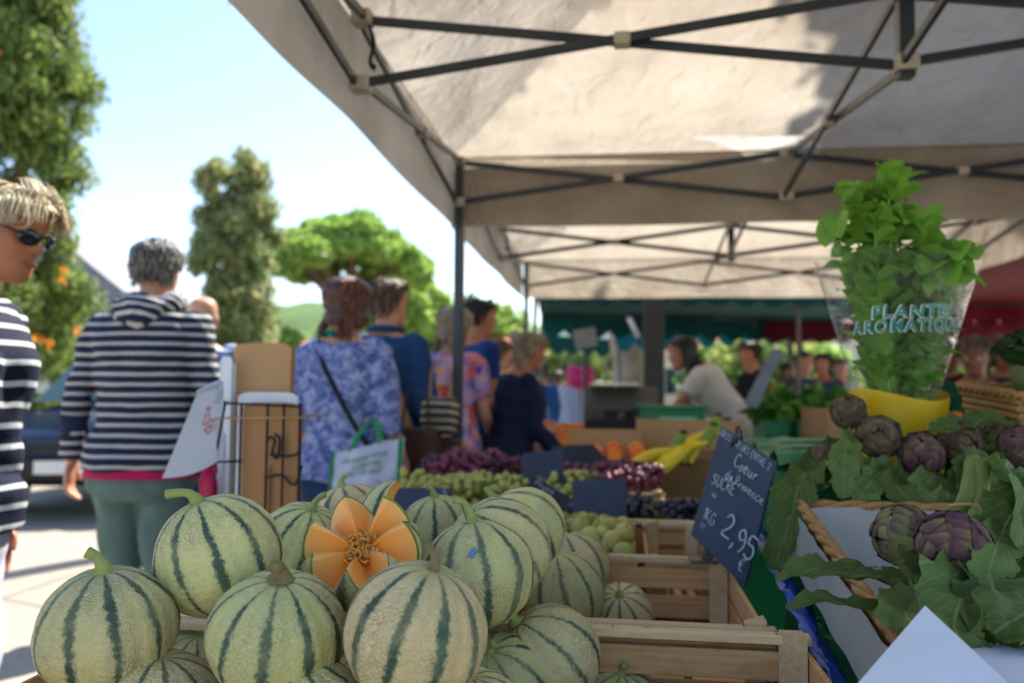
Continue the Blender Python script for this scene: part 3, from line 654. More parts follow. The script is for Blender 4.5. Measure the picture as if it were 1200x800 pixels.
# ------------------------------------------------------------------ melons
def melon_mat():
    t = NT('melon_skin'); tc = t.obj(); sp = t.n('SeparateXYZ'); t.set(sp, 0, tc); oi = t.n('ObjectInfo').outputs['Random']
    ang = t.math('ARCTAN2', sp.outputs[1], sp.outputs[0])
    mp = t.n('Mapping'); t.set(mp, 0, tc); cm = t.n('CombineXYZ'); rr = t.math('MULTIPLY', oi, 41.0); t.set(cm, 0, rr); t.set(cm, 2, rr); t.set(mp, 'Location', cm.outputs[0]); v = mp.outputs[0]
    wob = t.math('MULTIPLY_ADD', t.noise(22, 3, v), .26, -.13); fine = t.math('MULTIPLY_ADD', t.noise(190, 4, v, .7), .34, -.17)
    u = t.math('ADD', t.math('MULTIPLY', ang, 10 / (2 * PI)), wob)
    ds = t.math('ABSOLUTE', t.math('SUBTRACT', t.math('FRACT', t.math('ADD', u, 20.5)), .5))
    ds2 = t.math('ADD', ds, fine)
    wn_ = t.math('MULTIPLY_ADD', t.noise(11, 3, v), .3, -.035)      # stripe half width varies along the fruit
    stripe = t.math('SMOOTH_MIN', t.math('MULTIPLY', t.math('SUBTRACT', t.math('ADD', wn_, .03), ds2), 11.0), 1.0, .2); stripe = t.math('MAXIMUM', stripe, 0.0)
    z = t.math('DIVIDE', sp.outputs[2], .07)
    big = t.math('ADD', t.math('MULTIPLY', t.noise(12, 5, v, .6), .6), t.math('MULTIPLY', t.noise(85, 5, v, .7), .42))
    base = t.ramp(big, [(.28, '#a8a268'), (.45, '#c6b880'), (.62, '#d8c48a'), (.8, '#c0a066')])
    hs = t.n('HueSaturation'); t.set(hs, 'Hue', t.math('MULTIPLY_ADD', oi, .06, .475)); t.set(hs, 'Value', t.math('MULTIPLY_ADD', t.math('FRACT', t.math('MULTIPLY', oi, 9.3)), .3, .82)); t.set(hs, 'Color', base); base = hs.outputs[0]
    # fine netting
    vo = t.n('TexVoronoi', feature='DISTANCE_TO_EDGE'); t.set(vo, 'Scale', 210); dv = t.n('VectorMath', operation='ADD'); nn = t.n('TexNoise'); t.set(nn, 'Scale', 90); t.set(nn, 'Vector', v)
    sc = t.n('VectorMath', operation='SCALE'); t.set(sc, 0, nn.outputs[1]); sc.inputs['Scale'].default_value = .006; t.set(dv, 0, v); t.set(dv, 1, sc.outputs[0]); t.set(vo, 'Vector', dv.outputs[0])
    net = t.math('SUBTRACT', 1.0, t.math('MULTIPLY', vo.outputs[0], 5.0), clamp=True); netm = t.math('MULTIPLY', net, t.math('MULTIPLY_ADD', t.noise(14, 4, v), 3.6, -1.5, clamp=True))
    base = t.mix(t.math('MULTIPLY', netm, .75), base, lin('#dccfa6'))
    sp1 = t.math('MULTIPLY_ADD', t.noise(230, 3, v, .75), 5.0, -2.6, clamp=True); base = t.mix(t.math('MULTIPLY', sp1, .3), base, lin('#767a48')); sp2 = t.math('MULTIPLY_ADD', t.noise(300, 3, t.obj(), .75), 5.0, -2.8, clamp=True); base = t.mix(t.math('MULTIPLY', t.math('MULTIPLY', sp2, t.math('MULTIPLY_ADD', t.noise(18, 3, v), 3.0, -1.1, clamp=True)), .45), base, lin('#e0d4ac'))
    grn = t.ramp(t.noise(26, 3, v), [(.3, '#1b382f'), (.6, '#325142'), (.8, '#5c7656')])
    fade = t.math('MULTIPLY_ADD', t.noise(16, 4, v, .7), 1.7, .05, clamp=True); halo = t.math('MULTIPLY', t.math('SUBTRACT', 1.0, t.math('MULTIPLY', ds, 3.2), clamp=True), .35); base = t.mix(halo, base, lin('#8fa07a')); col = t.mix(t.math('MULTIPLY', stripe, t.math('MULTIPLY', fade, .95)), base, grn)
    # scars, brown stains
    sc_ = t.math('MULTIPLY_ADD', t.noise(7, 6, v, .7), 7, -4.7, clamp=True); col = t.mix(t.math('MULTIPLY', sc_, .6), col, lin('#8d7444'))
    # yellow-green around the stalk
    pol = t.math('MULTIPLY_ADD', t.math('ADD', z, t.math('MULTIPLY', fine, .3)), 7, -6.0, clamp=True); col = t.mix(t.math('MULTIPLY', pol, .75), col, lin('#a8b060'))
    hgt = t.math('ADD', t.math('MULTIPLY', netm, .6), t.math('MULTIPLY', t.noise(160, 4, v, .7), .8))
    hgt = t.math('ADD', hgt, t.math('MULTIPLY', t.noise(30, 3, v), 1.2))
    return t.done(t.pbsdf(col, t.math('MULTIPLY_ADD', stripe, -.08, .56), t.bump(hgt, 1.0, .0028), .32))
M_MELON = melon_mat()
M_STALK = pm('melon_stalk', '#a3a860', '#7f8a4c', 60, .7, .4, 300, bdist=.001)
M_STALKD = pm('melon_stalk_dry', '#8a7a52', '#6a5a3a', 60, .8, .5, 300, bdist=.001)
def melon_mesh(r, seed, nu=80, nv=44, ob=.95):
    rings = []
    for i in range(nv + 1):
        t = PI / 2 - PI * (i / nv) * .998 - .002
        ring = []
        for k in range(nu):
            a = 2 * PI * k / nu; rib = abs(math.cos(a * 5)) ; rib = 1 - .034 * (1 - rib) ** 3 * math.cos(t)
            q = Vector((math.cos(t) * math.cos(a), math.cos(t) * math.sin(a), math.sin(t)))
            rr = r * rib * (1 + .032 * noise.noise(q * 1.6 + Vector((seed, 0, 0))) + .008 * noise.noise(q * 6 + Vector((0, seed, 0))))
            top = -.05 * r * math.exp(-((PI / 2 - t) / .22) ** 2)
            ring.append((q.x * rr, q.y * rr, q.z * rr * ob + top))
        rings.append(ring)
    return MB().loft(rings).mesh('melon_body')
def stalk_mb(r, bend, L, seed, thick=.0042):
    m = MB(); g = random.Random(seed); a = g.uniform(0, 6.28)
    p = [Vector((0, 0, r * .88)), Vector((0, 0, r * .97)), Vector((bend * .3 * math.cos(a), bend * .3 * math.sin(a), r * .97 + L * .6)), Vector((bend * math.cos(a), bend * math.sin(a), r * .97 + L * (1.0 if bend < .02 else .85)))]
    m.tube(p, [thick * 2.6, thick * 1.5, thick, thick * 1.25], 10, 5)
    return m
R0 = .0695
mel_mesh = [melon_mesh(R0, s, ob=o_) for s, o_ in ((1.3, .93), (5.1, .97), (9.7, .9), (14.2, .99))]
def melon(label, px, py, wpx, tip=(0, 0), spin=0, stalk=(.012, .022), k=0, dry=False, scale=None, dd=0, group='netted melons on the stall', thick=.0042):
    """px,py centre and apparent width in the photograph; tip=(right, toward camera) tilt of the stalk"""
    s = scale or 1.0
    y = F_PX * 2 * R0 * s / wpx + dd; p = atY(px, py, y)
    ax = Vector((tip[0], -tip[1], 1)).normalized(); q = ax.to_track_quat('Z', 'Y').to_matrix() @ Matrix.Rotation(spin, 3, 'Z')
    t = thing('melon', label, 'melon', p, q, group)
    t.scale = (s, s, s)
    part('skin', mel_mesh[k % 4], M_MELON, t)
    if stalk: part('stalk', stalk_mb(R0, stalk[0], stalk[1], px, thick), M_STALKD if dry else M_STALK, t)
    MELONS.append((label, p, R0 * s)); return t
MELONS = []
melon('broad pale melon with a short stub stalk, lowest beside the raised melon', 126, 738, 165, (-.06, .1), .3, (.014, .016), 0, thick=.005)
melon('raised round melon with a long hooked stalk beside the paper-bag rack', 256, 650, 150, (-.32, .22), 1.15, (.03, .02), 1, thick=.0045)
melon('boldly striped melon with a curled dry stalk in front of the cut melon', 325, 742, 165, (.14, .25), .65, (.012, .012), 2, True, thick=.0055)
melon('large pale green melon with a thin leaning stalk in front row centre', 487, 742, 168, (.28, .05), 2.0, (.022, .016), 3, True, thick=.0035)
bruised = melon('bruised melon with a blue ink mark on its shoulder and brown scar', 560, 672, 133, (-.15, -.1), .9, (.02, .03), 0)
melon('slanting yellowish melon with close green stripes behind the bruised one', 585, 643, 122, (-.75, .45), 1.4, (.004, .016), 1, True)
melon('round striped melon at the back of the pile below the small chalk signs', 610, 622, 108, (-.8, .2), .4, (.012, .012), 2)
melon('cracked netted melon at the front of the half-empty crate', 660, 694, 96, (-.2, .1), 2.2, None, 3)
melon('dark-striped melon lying alone on the half-empty crate floor', 728, 720, 75, (-.1, .75), 1.7, (.004, .008), 0, scale=.8)
melon('pale melon tucked behind the cracked netted melon', 676, 662, 78, (-.4, 0), .2, None, 1, scale=.9)
melon('dark-striped melon resting against the crate rail', 640, 772, 122, (-.75, .3), .9, (.01, .012), 2, dd=-.06)
melon('bottom melon with a knobbly green crown under the pale green one', 588, 812, 120, (-.2, .5), 1.9, (.01, .012), 3, dd=-.12)
melon('low melon showing only its domed top at the near edge', 184, 838, 165, (.1, .1), .2, None, 0)
melon('low striped melon with a hooked stalk at the near edge', 352, 850, 168, (-.1, .2), 1.1, (.02, .012), 1)
melon('low melon beneath the big pale green one at the near edge', 545, 858, 160, (.1, .1), 2.6, None, 2)
melon('shaded melon wedged between the two front striped melons', 228, 790, 118, (.2, .3), 1.5, None, 3)
melon('shaded melon in the gap below the raised round melon', 196, 722, 112, (0, .2), .6, None, 0)
melon('blue-green melon half hidden behind the raised round one', 352, 642, 112, (.35, .2), .9, (.02, .02), 1)
melon('shaded melon under the cut melon', 395, 715, 125, (.0, .0), .9, None, 2)
melon('melon with an upright stalk behind the cut melon, next to the dark slate', 514, 628, 98, (-.1, .1), 1.9, (.012, .02), 3)
melon('blue-green melon directly behind the cut melon', 412, 612, 100, (-.3, 0), .4, (.01, .01), 0)
melon('melon top just showing inside the crate behind the near rail', 722, 838, 118, (.1, .25), 1.0, (.008, .012), 1)
melon('melon in the shadowed middle of the pile', 455, 800, 130, (0, 0), .1, None, 2)
melon('pale melon at the back of the pile behind the paper-bag rack side', 300, 690, 105, (0, 0), .7, None, 3)
# blue ink mark on the bruised melon
M_INK = pm('ink_blue', '#4f7fb4', '#6a9a9a', 300, .6, .2)
_d = (bruised.rotation_euler.to_matrix().inverted() @ (atY(551, 634, .9) - bruised.location)).normalized(); _u = _d.orthogonal().normalized(); _w = _d.cross(_u)
_pts = [_d * R0 * 1.003] + [(_d + (_u * math.cos(a) + _w * math.sin(a)) * (.075 + .03 * math.sin(a * 2 + 1))).normalized() * R0 * 1.004 for a in np.linspace(0, 2 * PI, 18, endpoint=False)]
part('ink_mark', MB().add(_pts, [(0, 1 + i, 1 + (i + 1) % 18) for i in range(18)]), M_INK, bruised)
# cut melon opened like a flower
M_FLESH = None
def flesh():
    t = NT('melon_flesh'); v = t.obj(); sp = t.n('SeparateXYZ'); t.set(sp, 0, v)
    r = t.math('POWER', t.math('ADD', t.math('POWER', sp.outputs[0], 2.0), t.math('POWER', sp.outputs[1], 2.0)), .5)
    n_ = t.noise(60, 4, v); k = t.math('ADD', t.math('DIVIDE', r, .07), t.math('MULTIPLY_ADD', n_, .2, -.1))
    col = t.ramp(k, [(.2, '#f79a36'), (.5, '#fbab52'), (.85, '#fcb868'), (.97, '#f4cc7c')])
    sh = t.pbsdf(col, .28, t.bump(t.noise(180, 4, v), .25, .001), .5, Subsurface_Weight=.25, Subsurface_Radius=(.02, .008, .003), Subsurface_Scale=.5)
    return t.done(sh)
M_FLESH = flesh(); M_RIND = pm('melon_rind_edge', '#7f9a3e', '#56742c', 50, .4, .1)
M_SEED = pm('melon_seed', '#d9a860', '#b67a34', 90, .3, .1)
def cut_melon():
    p = atY(424, 646, F_PX * .14 / 146 + .01)
    ax = Vector((.03, -.88, 1)).normalized(); q = ax.to_track_quat('Z', 'Y').to_matrix() @ Matrix.Rotation(.25, 3, 'Z')
    t = thing('cut_melon', 'cut melon opened like a flower with orange flesh and seeds', 'cut melon', p, q)
    n = 7; r = .069; N = n * 12
    def lat(a):         # zig-zag rim latitude: tips high, notches low
        s = abs(((a / (2 * PI) * n) % 1) - .5) * 2
        return R(-16) + R(54) * s
    rim = []; skin = []
    for k in range(N):
        a = 2 * PI * k / N; la = lat(a); rim.append(Vector((r * math.cos(la) * math.cos(a), r * math.cos(la) * math.sin(a), r * math.sin(la) * .95)))
    rings = [rim]
    for j in range(1, 17):
        ring = []
        for k in range(N):
            a = 2 * PI * k / N; la = lat(a) + (-PI / 2 + .02 - lat(a)) * j / 16; rib = 1 - .018 * (1 - abs(math.cos(a * 5))) ** 4
            ring.append(Vector((r * rib * math.cos(la) * math.cos(a), r * rib * math.cos(la) * math.sin(a), r * math.sin(la) * .95)))
        rings.append(ring)
    part('skin', MB().loft(rings, cap=False).add(rings[-1], [tuple(range(N))]), M_MELON, t)
    # flesh: thin rind band then facets down to the seed hollow
    f1 = [v * .955 + Vector((0, 0, .0012)) for v in rim]; f0 = [v * 1.0 + Vector((0, 0, .0003)) for v in rim]
    part('rind', MB().loft([f0, f1], cap=False), M_RIND, t)
    def inner(fr, dz):
        out = []
        for k in range(N):
            a = 2 * PI * k / N; s = abs(((a / (2 * PI) * n) % 1) - .5) * 2
            v = f1[k] * fr; out.append(Vector((v.x, v.y, v.z + dz + .004 * (1 - fr))))
        return out
    rg = [f1, inner(.8, .001), inner(.6, .001), inner(.42, .0), inner(.3, -.003), inner(.16, -.008)]
    part('flesh', MB().loft(rg, cap=False).add(rg[-1], [tuple(range(N))]), M_FLESH, t)
    g = random.Random(4)
    sm = MB().ell((0, 0, 0), (.0022, .0052, .0013), nu=8, nv=5).mesh('seed')
    for k in range(64):
        a = g.uniform(0, 6.28); rr = .022 * math.sqrt(g.random())
        o = part('seed', sm, M_SEED, t); o.location = (rr * math.cos(a), rr * math.sin(a) + .002, g.uniform(-.0, .012) + .004 - rr * .15); o.rotation_euler = (g.uniform(-1, 1), g.uniform(-1, 1), g.uniform(0, 6)); s = g.uniform(.7, 1.15); o.scale = (s, s, s)
    m = MB()
    for k in range(26):
        a = g.uniform(0, 6.28); rr = .025 * math.sqrt(g.random()); b = Vector((rr * math.cos(a), rr * math.sin(a), .004))
        m.tube([b, b + Vector((g.uniform(-.006, .006), g.uniform(-.006, .006), .006)), b + Vector((g.uniform(-.012, .012), g.uniform(-.012, .012), .004))], [.0016, .0013, .0006], 5, 3)
    part('pulp', m, M_FLESH, t, kind='stuff')
    return t
cut_melon()
def melon_wedge():
    p = atY(462, 606, 1.1); t = thing('melon_slice', 'cut wedge of orange melon propped behind the flower-cut melon', 'melon slice', p, (R(8), R(-14), R(215)))
    r = .05; A = R(95); n = 18; m = 12
    pts = lambda rr: [[Vector((rr * math.cos(la) * math.cos(a), rr * math.cos(la) * math.sin(a), rr * math.sin(la))) for la in np.linspace(-1.5, 1.5, n)] for a in np.linspace(-A / 2, A / 2, m)]
    part('skin', MB().loft([list(x) for x in pts(r)], closed=False), M_MELON, t)
    g = MB()
    for a in (-A / 2, A / 2):
        ring = [Vector((.0485 * math.cos(la) * math.cos(a), .0485 * math.cos(la) * math.sin(a), .0485 * math.sin(la))) for la in np.linspace(-1.5, 1.5, n)]
        ring2 = [Vector((max(.018, .0) * math.cos(la) * math.cos(a), .018 * math.cos(la) * math.sin(a), .04 * math.sin(la))) for la in np.linspace(-1.5, 1.5, n)]
        g.loft([ring, ring2], closed=False)
        part('rind', MB().loft([[v * 1.03 for v in ring], ring], closed=False), M_RIND, t)
    g.loft([[Vector((.018 * math.cos(la) * math.cos(a), .018 * math.cos(la) * math.sin(a), .04 * math.sin(la))) for la in np.linspace(-1.5, 1.5, n)] for a in (-A / 2, 0, A / 2)], closed=False)
    part('flesh', g, M_FLESH, t)
melon_wedge()

# ------------------------------------------------------------------ plums (greengages)
M_PLUM = pm('greengage_skin', '#b6b05c', '#98984a', 40, .4, .1, rand=1.4)
M_PSTEM = pm('fruit_stem', '#5d4a2a', '#43351e', 60, .8, .1)
pm_mesh = MB().ell((0, 0, 0), (.0235, .0235, .0235), nu=18, nv=12).mesh('plum_body')
st_mesh = MB().tube([(0, 0, .022), (.002, 0, .027), (.004, 0, .033)], [.0012, .001, .0013], 5).mesh('plum_stem')
g = random.Random(12)
PL = [(x, y) for y in np.arange(1.65, 2.02, .046) for x in np.arange(-.28, .02, .047)]
for i, (x, y) in enumerate(PL):
    if i % 11 == 7: continue
    t = thing('plum', 'yellow-green greengage plum heaped in the wooden plum crate', 'plum', (x + g.uniform(-.006, .006) + .018 * (int(y * 30) % 2), y + g.uniform(-.005, .005), TZ + .1 + .012 + .012 * math.sin((y - 1.6) * 7) + g.uniform(-.004, .006)), (g.uniform(-1, 1), g.uniform(-1, 1), g.uniform(0, 6)), 'greengage plums in the crate')
    part('skin', pm_mesh, M_PLUM, t)
    if i % 2: part('stem', st_mesh, M_PSTEM, t)
t = tag(part('crate_liner', MB().box((-.13, 1.83, TZ + .085), (.34, .43, .006)), pm('liner_paper', '#8a8060', '#6d6548', 6, .9, .3), smooth=False), 'dull paper sheet lining the plum crate under the fruit', 'paper')

# ------------------------------------------------------------------ grapes
def grape_mat(name, a, b, c, transl=.25):
    t = NT(name); ri = t.n('NewGeometry').outputs['Random Per Island']; col = t.ramp(ri, [(.1, a), (.5, b), (.9, c)])
    bl = t.noise(90, 3, t.obj()); col = t.mix(t.math('MULTIPLY_ADD', bl, .3, -.1, clamp=True), col, lin('#b0a0b0'))
    return t.done(t.pbsdf(col, .35, None, .45, Subsurface_Weight=.15, Subsurface_Radius=(.01, .008, .004), Subsurface_Scale=.4))
M_GG = grape_mat('grape_green', '#a8a848', '#c0b95a', '#8d9638'); M_GP = grape_mat('grape_red', '#5a1638', '#8a2450', '#40102f'); M_GB = grape_mat('grape_black', '#1a1830', '#25203c', '#131326')
M_GSTEM = pm('grape_stem', '#8a8a3e', '#6a6a30', 60, .7, .1)
def bunch_mesh(seed, L=.15, W=.055, n=70, r=.0095):
    g = random.Random(seed); m = MB()
    for k in range(n):
        u = (k + .5) / n; x = (u - .4) * L; w = W * (1 - .55 * max(0, u - .2)) * min(1, .4 + u * 4); a = g.uniform(0, 6.28); q = math.sqrt(g.uniform(.35, 1))
        c = (x + g.uniform(-.008, .008), w * q * math.cos(a), w * .75 * q * math.sin(a)); rr = r * g.uniform(.85, 1.12)
        m.ell(c, (rr, rr, rr * 1.08), nu=8, nv=6)
    return m.mesh('berries')
bm_ = [bunch_mesh(s) for s in (1, 2, 3)]
_gm = {}
def grapes(label, group, mat, spots, scale=1.0, seed=0):
    g = random.Random(seed)
    for i, p in enumerate(spots):
        t = thing('grape_bunch', label, 'grapes', p, (g.uniform(-.3, .3), g.uniform(-.35, .1), g.uniform(0, 6.28)), group); t.scale = (scale,) * 3
        key = (i % 3, mat.name)
        if key not in _gm: _gm[key] = bm_[i % 3].copy(); _gm[key].materials.append(mat)
        o = part('berries', _gm[key], None, t); o['kind'] = 'stuff'
        part('stem', MB().tube([(.0, 0, 0), (-.07, 0, .01), (-.085, .005, .03), (-.1, .02, .04)], [.002, .0022, .003, .0025], 5, 3), M_GSTEM, t)
def crate_px(label, x0, x1, y0, y1, z, h, group, rz=0, tilt=0): return wood_crate(label, (x0 + x1) / 2, (y0 + y1) / 2, z, x1 - x0, y1 - y0, h, rz, group, 1, tilt)
GC = 'fruit crates along the table'
crate_px('low crate of pale green grapes next to the plum crate', -.62, -.36, 2.1, 2.55, TZ, .1, GC)
crate_px('low crate of green grapes heaped behind the small chalk signs', -.34, -.06, 2.1, 2.55, TZ, .1, GC)
crate_px('low crate of black grapes behind the plum crate', -.03, .25, 2.1, 2.5, TZ, .1, GC)
crate_px('low crate of red grapes heaped at the pavement end', -.66, -.36, 2.62, 3.05, TZ, .13, GC)
crate_px('low crate of red grapes between the blank slates', -.34, -.04, 2.62, 3.05, TZ, .13, GC)
crate_px('low crate of red and green grapes in front of the bananas', -.03, .16, 2.55, 3.0, TZ, .11, GC)
g = random.Random(3)
def heap(x0, x1, y0, y1, z, nx, ny, dome=.04):
    return [(x0 + (x1 - x0) * (i + .5) / nx + g.uniform(-.02, .02), y0 + (y1 - y0) * (j + .5) / ny + g.uniform(-.02, .02), z + dome * math.sin(PI * (i + .5) / nx) * math.sin(PI * (j + .5) / ny) + g.uniform(-.01, .015)) for j in range(ny) for i in range(nx)]
grapes('pale green grape bunch in the crate nearest the pavement side', 'pale green grapes, pavement side', M_GG, heap(-.6, -.38, 2.13, 2.52, TZ + .1, 2, 4, .05), 1.1, 1)
grapes('pale green grape bunch heaped behind the small chalk signs', 'green grapes behind the signs', M_GG, heap(-.32, -.08, 2.13, 2.52, TZ + .11, 2, 4, .07), 1.1, 2)
grapes('black grape bunch in the crate behind the plums', 'black grapes', M_GB, heap(-.01, .23, 2.13, 2.47, TZ + .085, 2, 4, .02), 1.05, 3)
grapes('red grape bunch heaped at the pavement end of the table', 'red grapes, pavement end', M_GP, heap(-.62, -.38, 2.65, 3.02, TZ + .13, 2, 4, .06), 1.05, 4)
grapes('red grape bunch heaped between the blank slates', 'red grapes between the slates', M_GP, heap(-.32, -.06, 2.65, 3.02, TZ + .115, 2, 4, .04), 1.0, 5)
grapes('red grape bunch heaped in front of the bananas', 'red grapes by the bananas', M_GP, heap(-.01, .13, 2.62, 2.97, TZ + .12, 2, 4, .05), 1.0, 6)

# ------------------------------------------------------------------ bananas, oranges, cardboard
M_BAN = pm('banana_skin', '#ecc820', '#d8be30', 20, .5, .1, rand=.5); M_BANG = pm('banana_green_end', '#8a9a34', '#6f8a30', 30, .5, .1); M_BTIP = pm('banana_tip', '#2c2418', '#1c1610', 50, .8, .1)
M_CARD = pm('cardboard', '#b08a5e', '#9a7850', 3, .85, .2, 80); M_ORANGE = pm('orange_peel', '#e8821e', '#e07414', 30, .45, .5, 250, rand=.4, bdist=.001)
def banana_bunch(label, loc, rz, n=6, s=1.0):
    t = thing('banana_bunch', label, 'bananas', loc, rz, 'banana hands in the cardboard box'); t.scale = (s,) * 3
    for k in range(n):
        a = (k - (n - 1) / 2) * .2; pts = []
        for u in np.linspace(0, 1, 7):
            x = -.17 * u; z = .1 - .14 * u + .05 * u * u + .03 * math.sin(u * PI); pts.append(Vector((x * math.cos(a), x * math.sin(a) + (k - n / 2) * .012, z)))
        b = part('banana', MB().tube(pts, [.006, .009, .016, .0185, .018, .013, .005], 9, 3), M_BAN, t)
        part('tip', MB().ell(pts[-1], (.006, .006, .006), nu=8, nv=5), M_BTIP, b)
    part('stem', MB().tube([(0, 0, .095), (.02, 0, .125), (.03, 0, .15)], [.022, .018, .013], 9, 3), M_BANG, t); part('stem_end', MB().ell((.031, 0, .153), (.014, .014, .008)), M_BTIP, t)
def card_box(label, loc, w, d, h, rz=0, flaps=True, group='cardboard fruit boxes', tilt=0):
    t = thing('cardboard_box', label, 'box', loc, (tilt, 0, rz), group); th = .006
    part('bottom', MB().box((0, 0, th / 2), (w, d, th)), M_CARD, t, False)
    for s in (-1, 1):
        part('side_panel', MB().box((0, s * (d / 2 - th / 2), h / 2), (w - .002, th, h - .01)), M_CARD, t, False)
        part('end_panel', MB().box((s * (w / 2 - th / 2), 0, h / 2 + .004), (th, d, h)), M_CARD, t, False)
    if flaps:
        part('flap', MB().box((0, d / 2 + .0, h + .06), (w * .9, .005, .13), Matrix.Rotation(-.25, 3, 'X')), M_CARD, t, False)
    return t
bp = atY(800, 545, 3.2)
card_box('open cardboard box tilted up behind the bananas', (bp.x + .0, 3.33, .708), .5, .4, .19, R(-14), True)
card_box('open cardboard box holding the oranges', (-.02, 3.24, .708), .34, .36, .15, R(4), True)
banana_bunch('ripe yellow banana hand with dark tips at the front of the box', (bp.x + .06, 3.02, .84), R(15), 6, 1.2)
banana_bunch('greenish-yellow banana hand leaning at the back of the box', (bp.x + .1, 3.15, .87), R(40), 6, 1.2)
banana_bunch('yellow banana hand lying low beside the red grapes', (bp.x - .05, 3.0, .82), R(-10), 6, 1.15)
om = MB().ell((0, 0, 0), (.036, .036, .034), nu=18, nv=12).mesh('orange_body'); onav = MB().ell((0, 0, .0335), (.004, .004, .002), nu=8, nv=5).mesh('orange_navel')
for i in range(18):
    t = thing('orange', 'ripe orange heaped in the cardboard box beyond the red grapes', 'orange', (-.14 + (i % 4) * .077 + g.uniform(-.01, .01), 3.1 + (i // 4) * .07, .87 + g.uniform(-.01, .02) + .02 * (i // 4 in (1, 2))), (g.uniform(-1, 1), g.uniform(-1, 1), 0), 'oranges in the cardboard box')
    part('peel', om, M_ORANGE, t); part('navel', onav, M_PSTEM, t)
tag(part('crate_filler', MB().box((-.02, 3.24, .8), (.32, .34, .1)), M_CARD, smooth=False), 'cardboard divider under the oranges', 'cardboard')
M_APRI = pm('apricot_skin', '#e89a2a', '#d97a1e', 20, .5, .1, rand=.5)
for i in range(40):
    q = atY(640 + (i % 8) * 6.5, 548 - (i // 8) * 7, 4.3 + (i // 8) * .25); q.z = .84 + .012 * (i // 8) + g.uniform(0, .02)
    t = tag(part('apricot', om, None), 'orange apricot heaped on the next table along', 'apricot', 'apricots on the next table'); t.location = q; t.scale = (.95,) * 3
wood_crate('wooden crate of apricots on the next table', -.2, 4.75, .708, .5, .95, .1, 0, GC)
# weighing scale / cash box behind
M_REG = pm('scale_grey', '#5c5954', '#4c4945', 6, .45, .1, metal=.2)
p = atY(728, 475, 4.9); t = thing('weighing_scale', 'grey metal weighing scale with sloping hood beside the steel post', 'scale', (p.x, 4.9, .97)); t.scale = (.78, .78, .72)
part('hood', MB().loft([[Vector((x, y, z)) for y, z in ((-.2, 0), (-.2, .1), (-.05, .27), (.2, .27), (.2, 0))] for x in (-.27, .27)]), M_REG, t, False, .012)
part('pan', MB().box((-.05, -.05, .29), (.36, .26, .015)), M_CHROME, t, False, .005)
part('keypad', MB().box((.02, -.207, .05), (.3, .012, .06)), M_CARBLK, t, False, .003)
t = thing('black_crate', 'black plastic crate under the weighing scale', 'crate', (p.x + .02, 4.68, .84)); part('body', MB().box((0, 0, .07), (.46, .22, .13)), M_CARBLK, t, False, .008)
for k in range(5): part('rib', MB().box((-.18 + k * .09, -.113, .07), (.02, .01, .11)), M_CARBLK, t, False)
part('clip', MB().ell((-.02, -.05, .15), (.03, .02, .03)), M_REG, t)
card_box('plain brown cardboard box under the black crate', (p.x + .02, 4.72, .708), .5, .3, .14, 0, False)
p = atY(786, 487, 4.6); t = thing('plastic_crate', 'small green plastic crate with pale printed panel before the seller', 'crate', (p.x, 4.6, p.z - .09)); 
part('body', MB().box((0, 0, .06), (.36, .26, .15)), M_GREENPL, t, False, .008); part('rim', MB().box((0, 0, .14), (.385, .285, .02)), M_GREENPL, t, False, .005); part('print_panel', MB().box((.03, -.134, .06), (.2, .004, .06)), pm('pale_print', '#8cc9a8', '#6db592', 40, .6, 0), t, False)
card_box('large brown cardboard box standing under the green crate', (p.x + .02, 4.55, .708), .44, .3, .17, R(6), True)
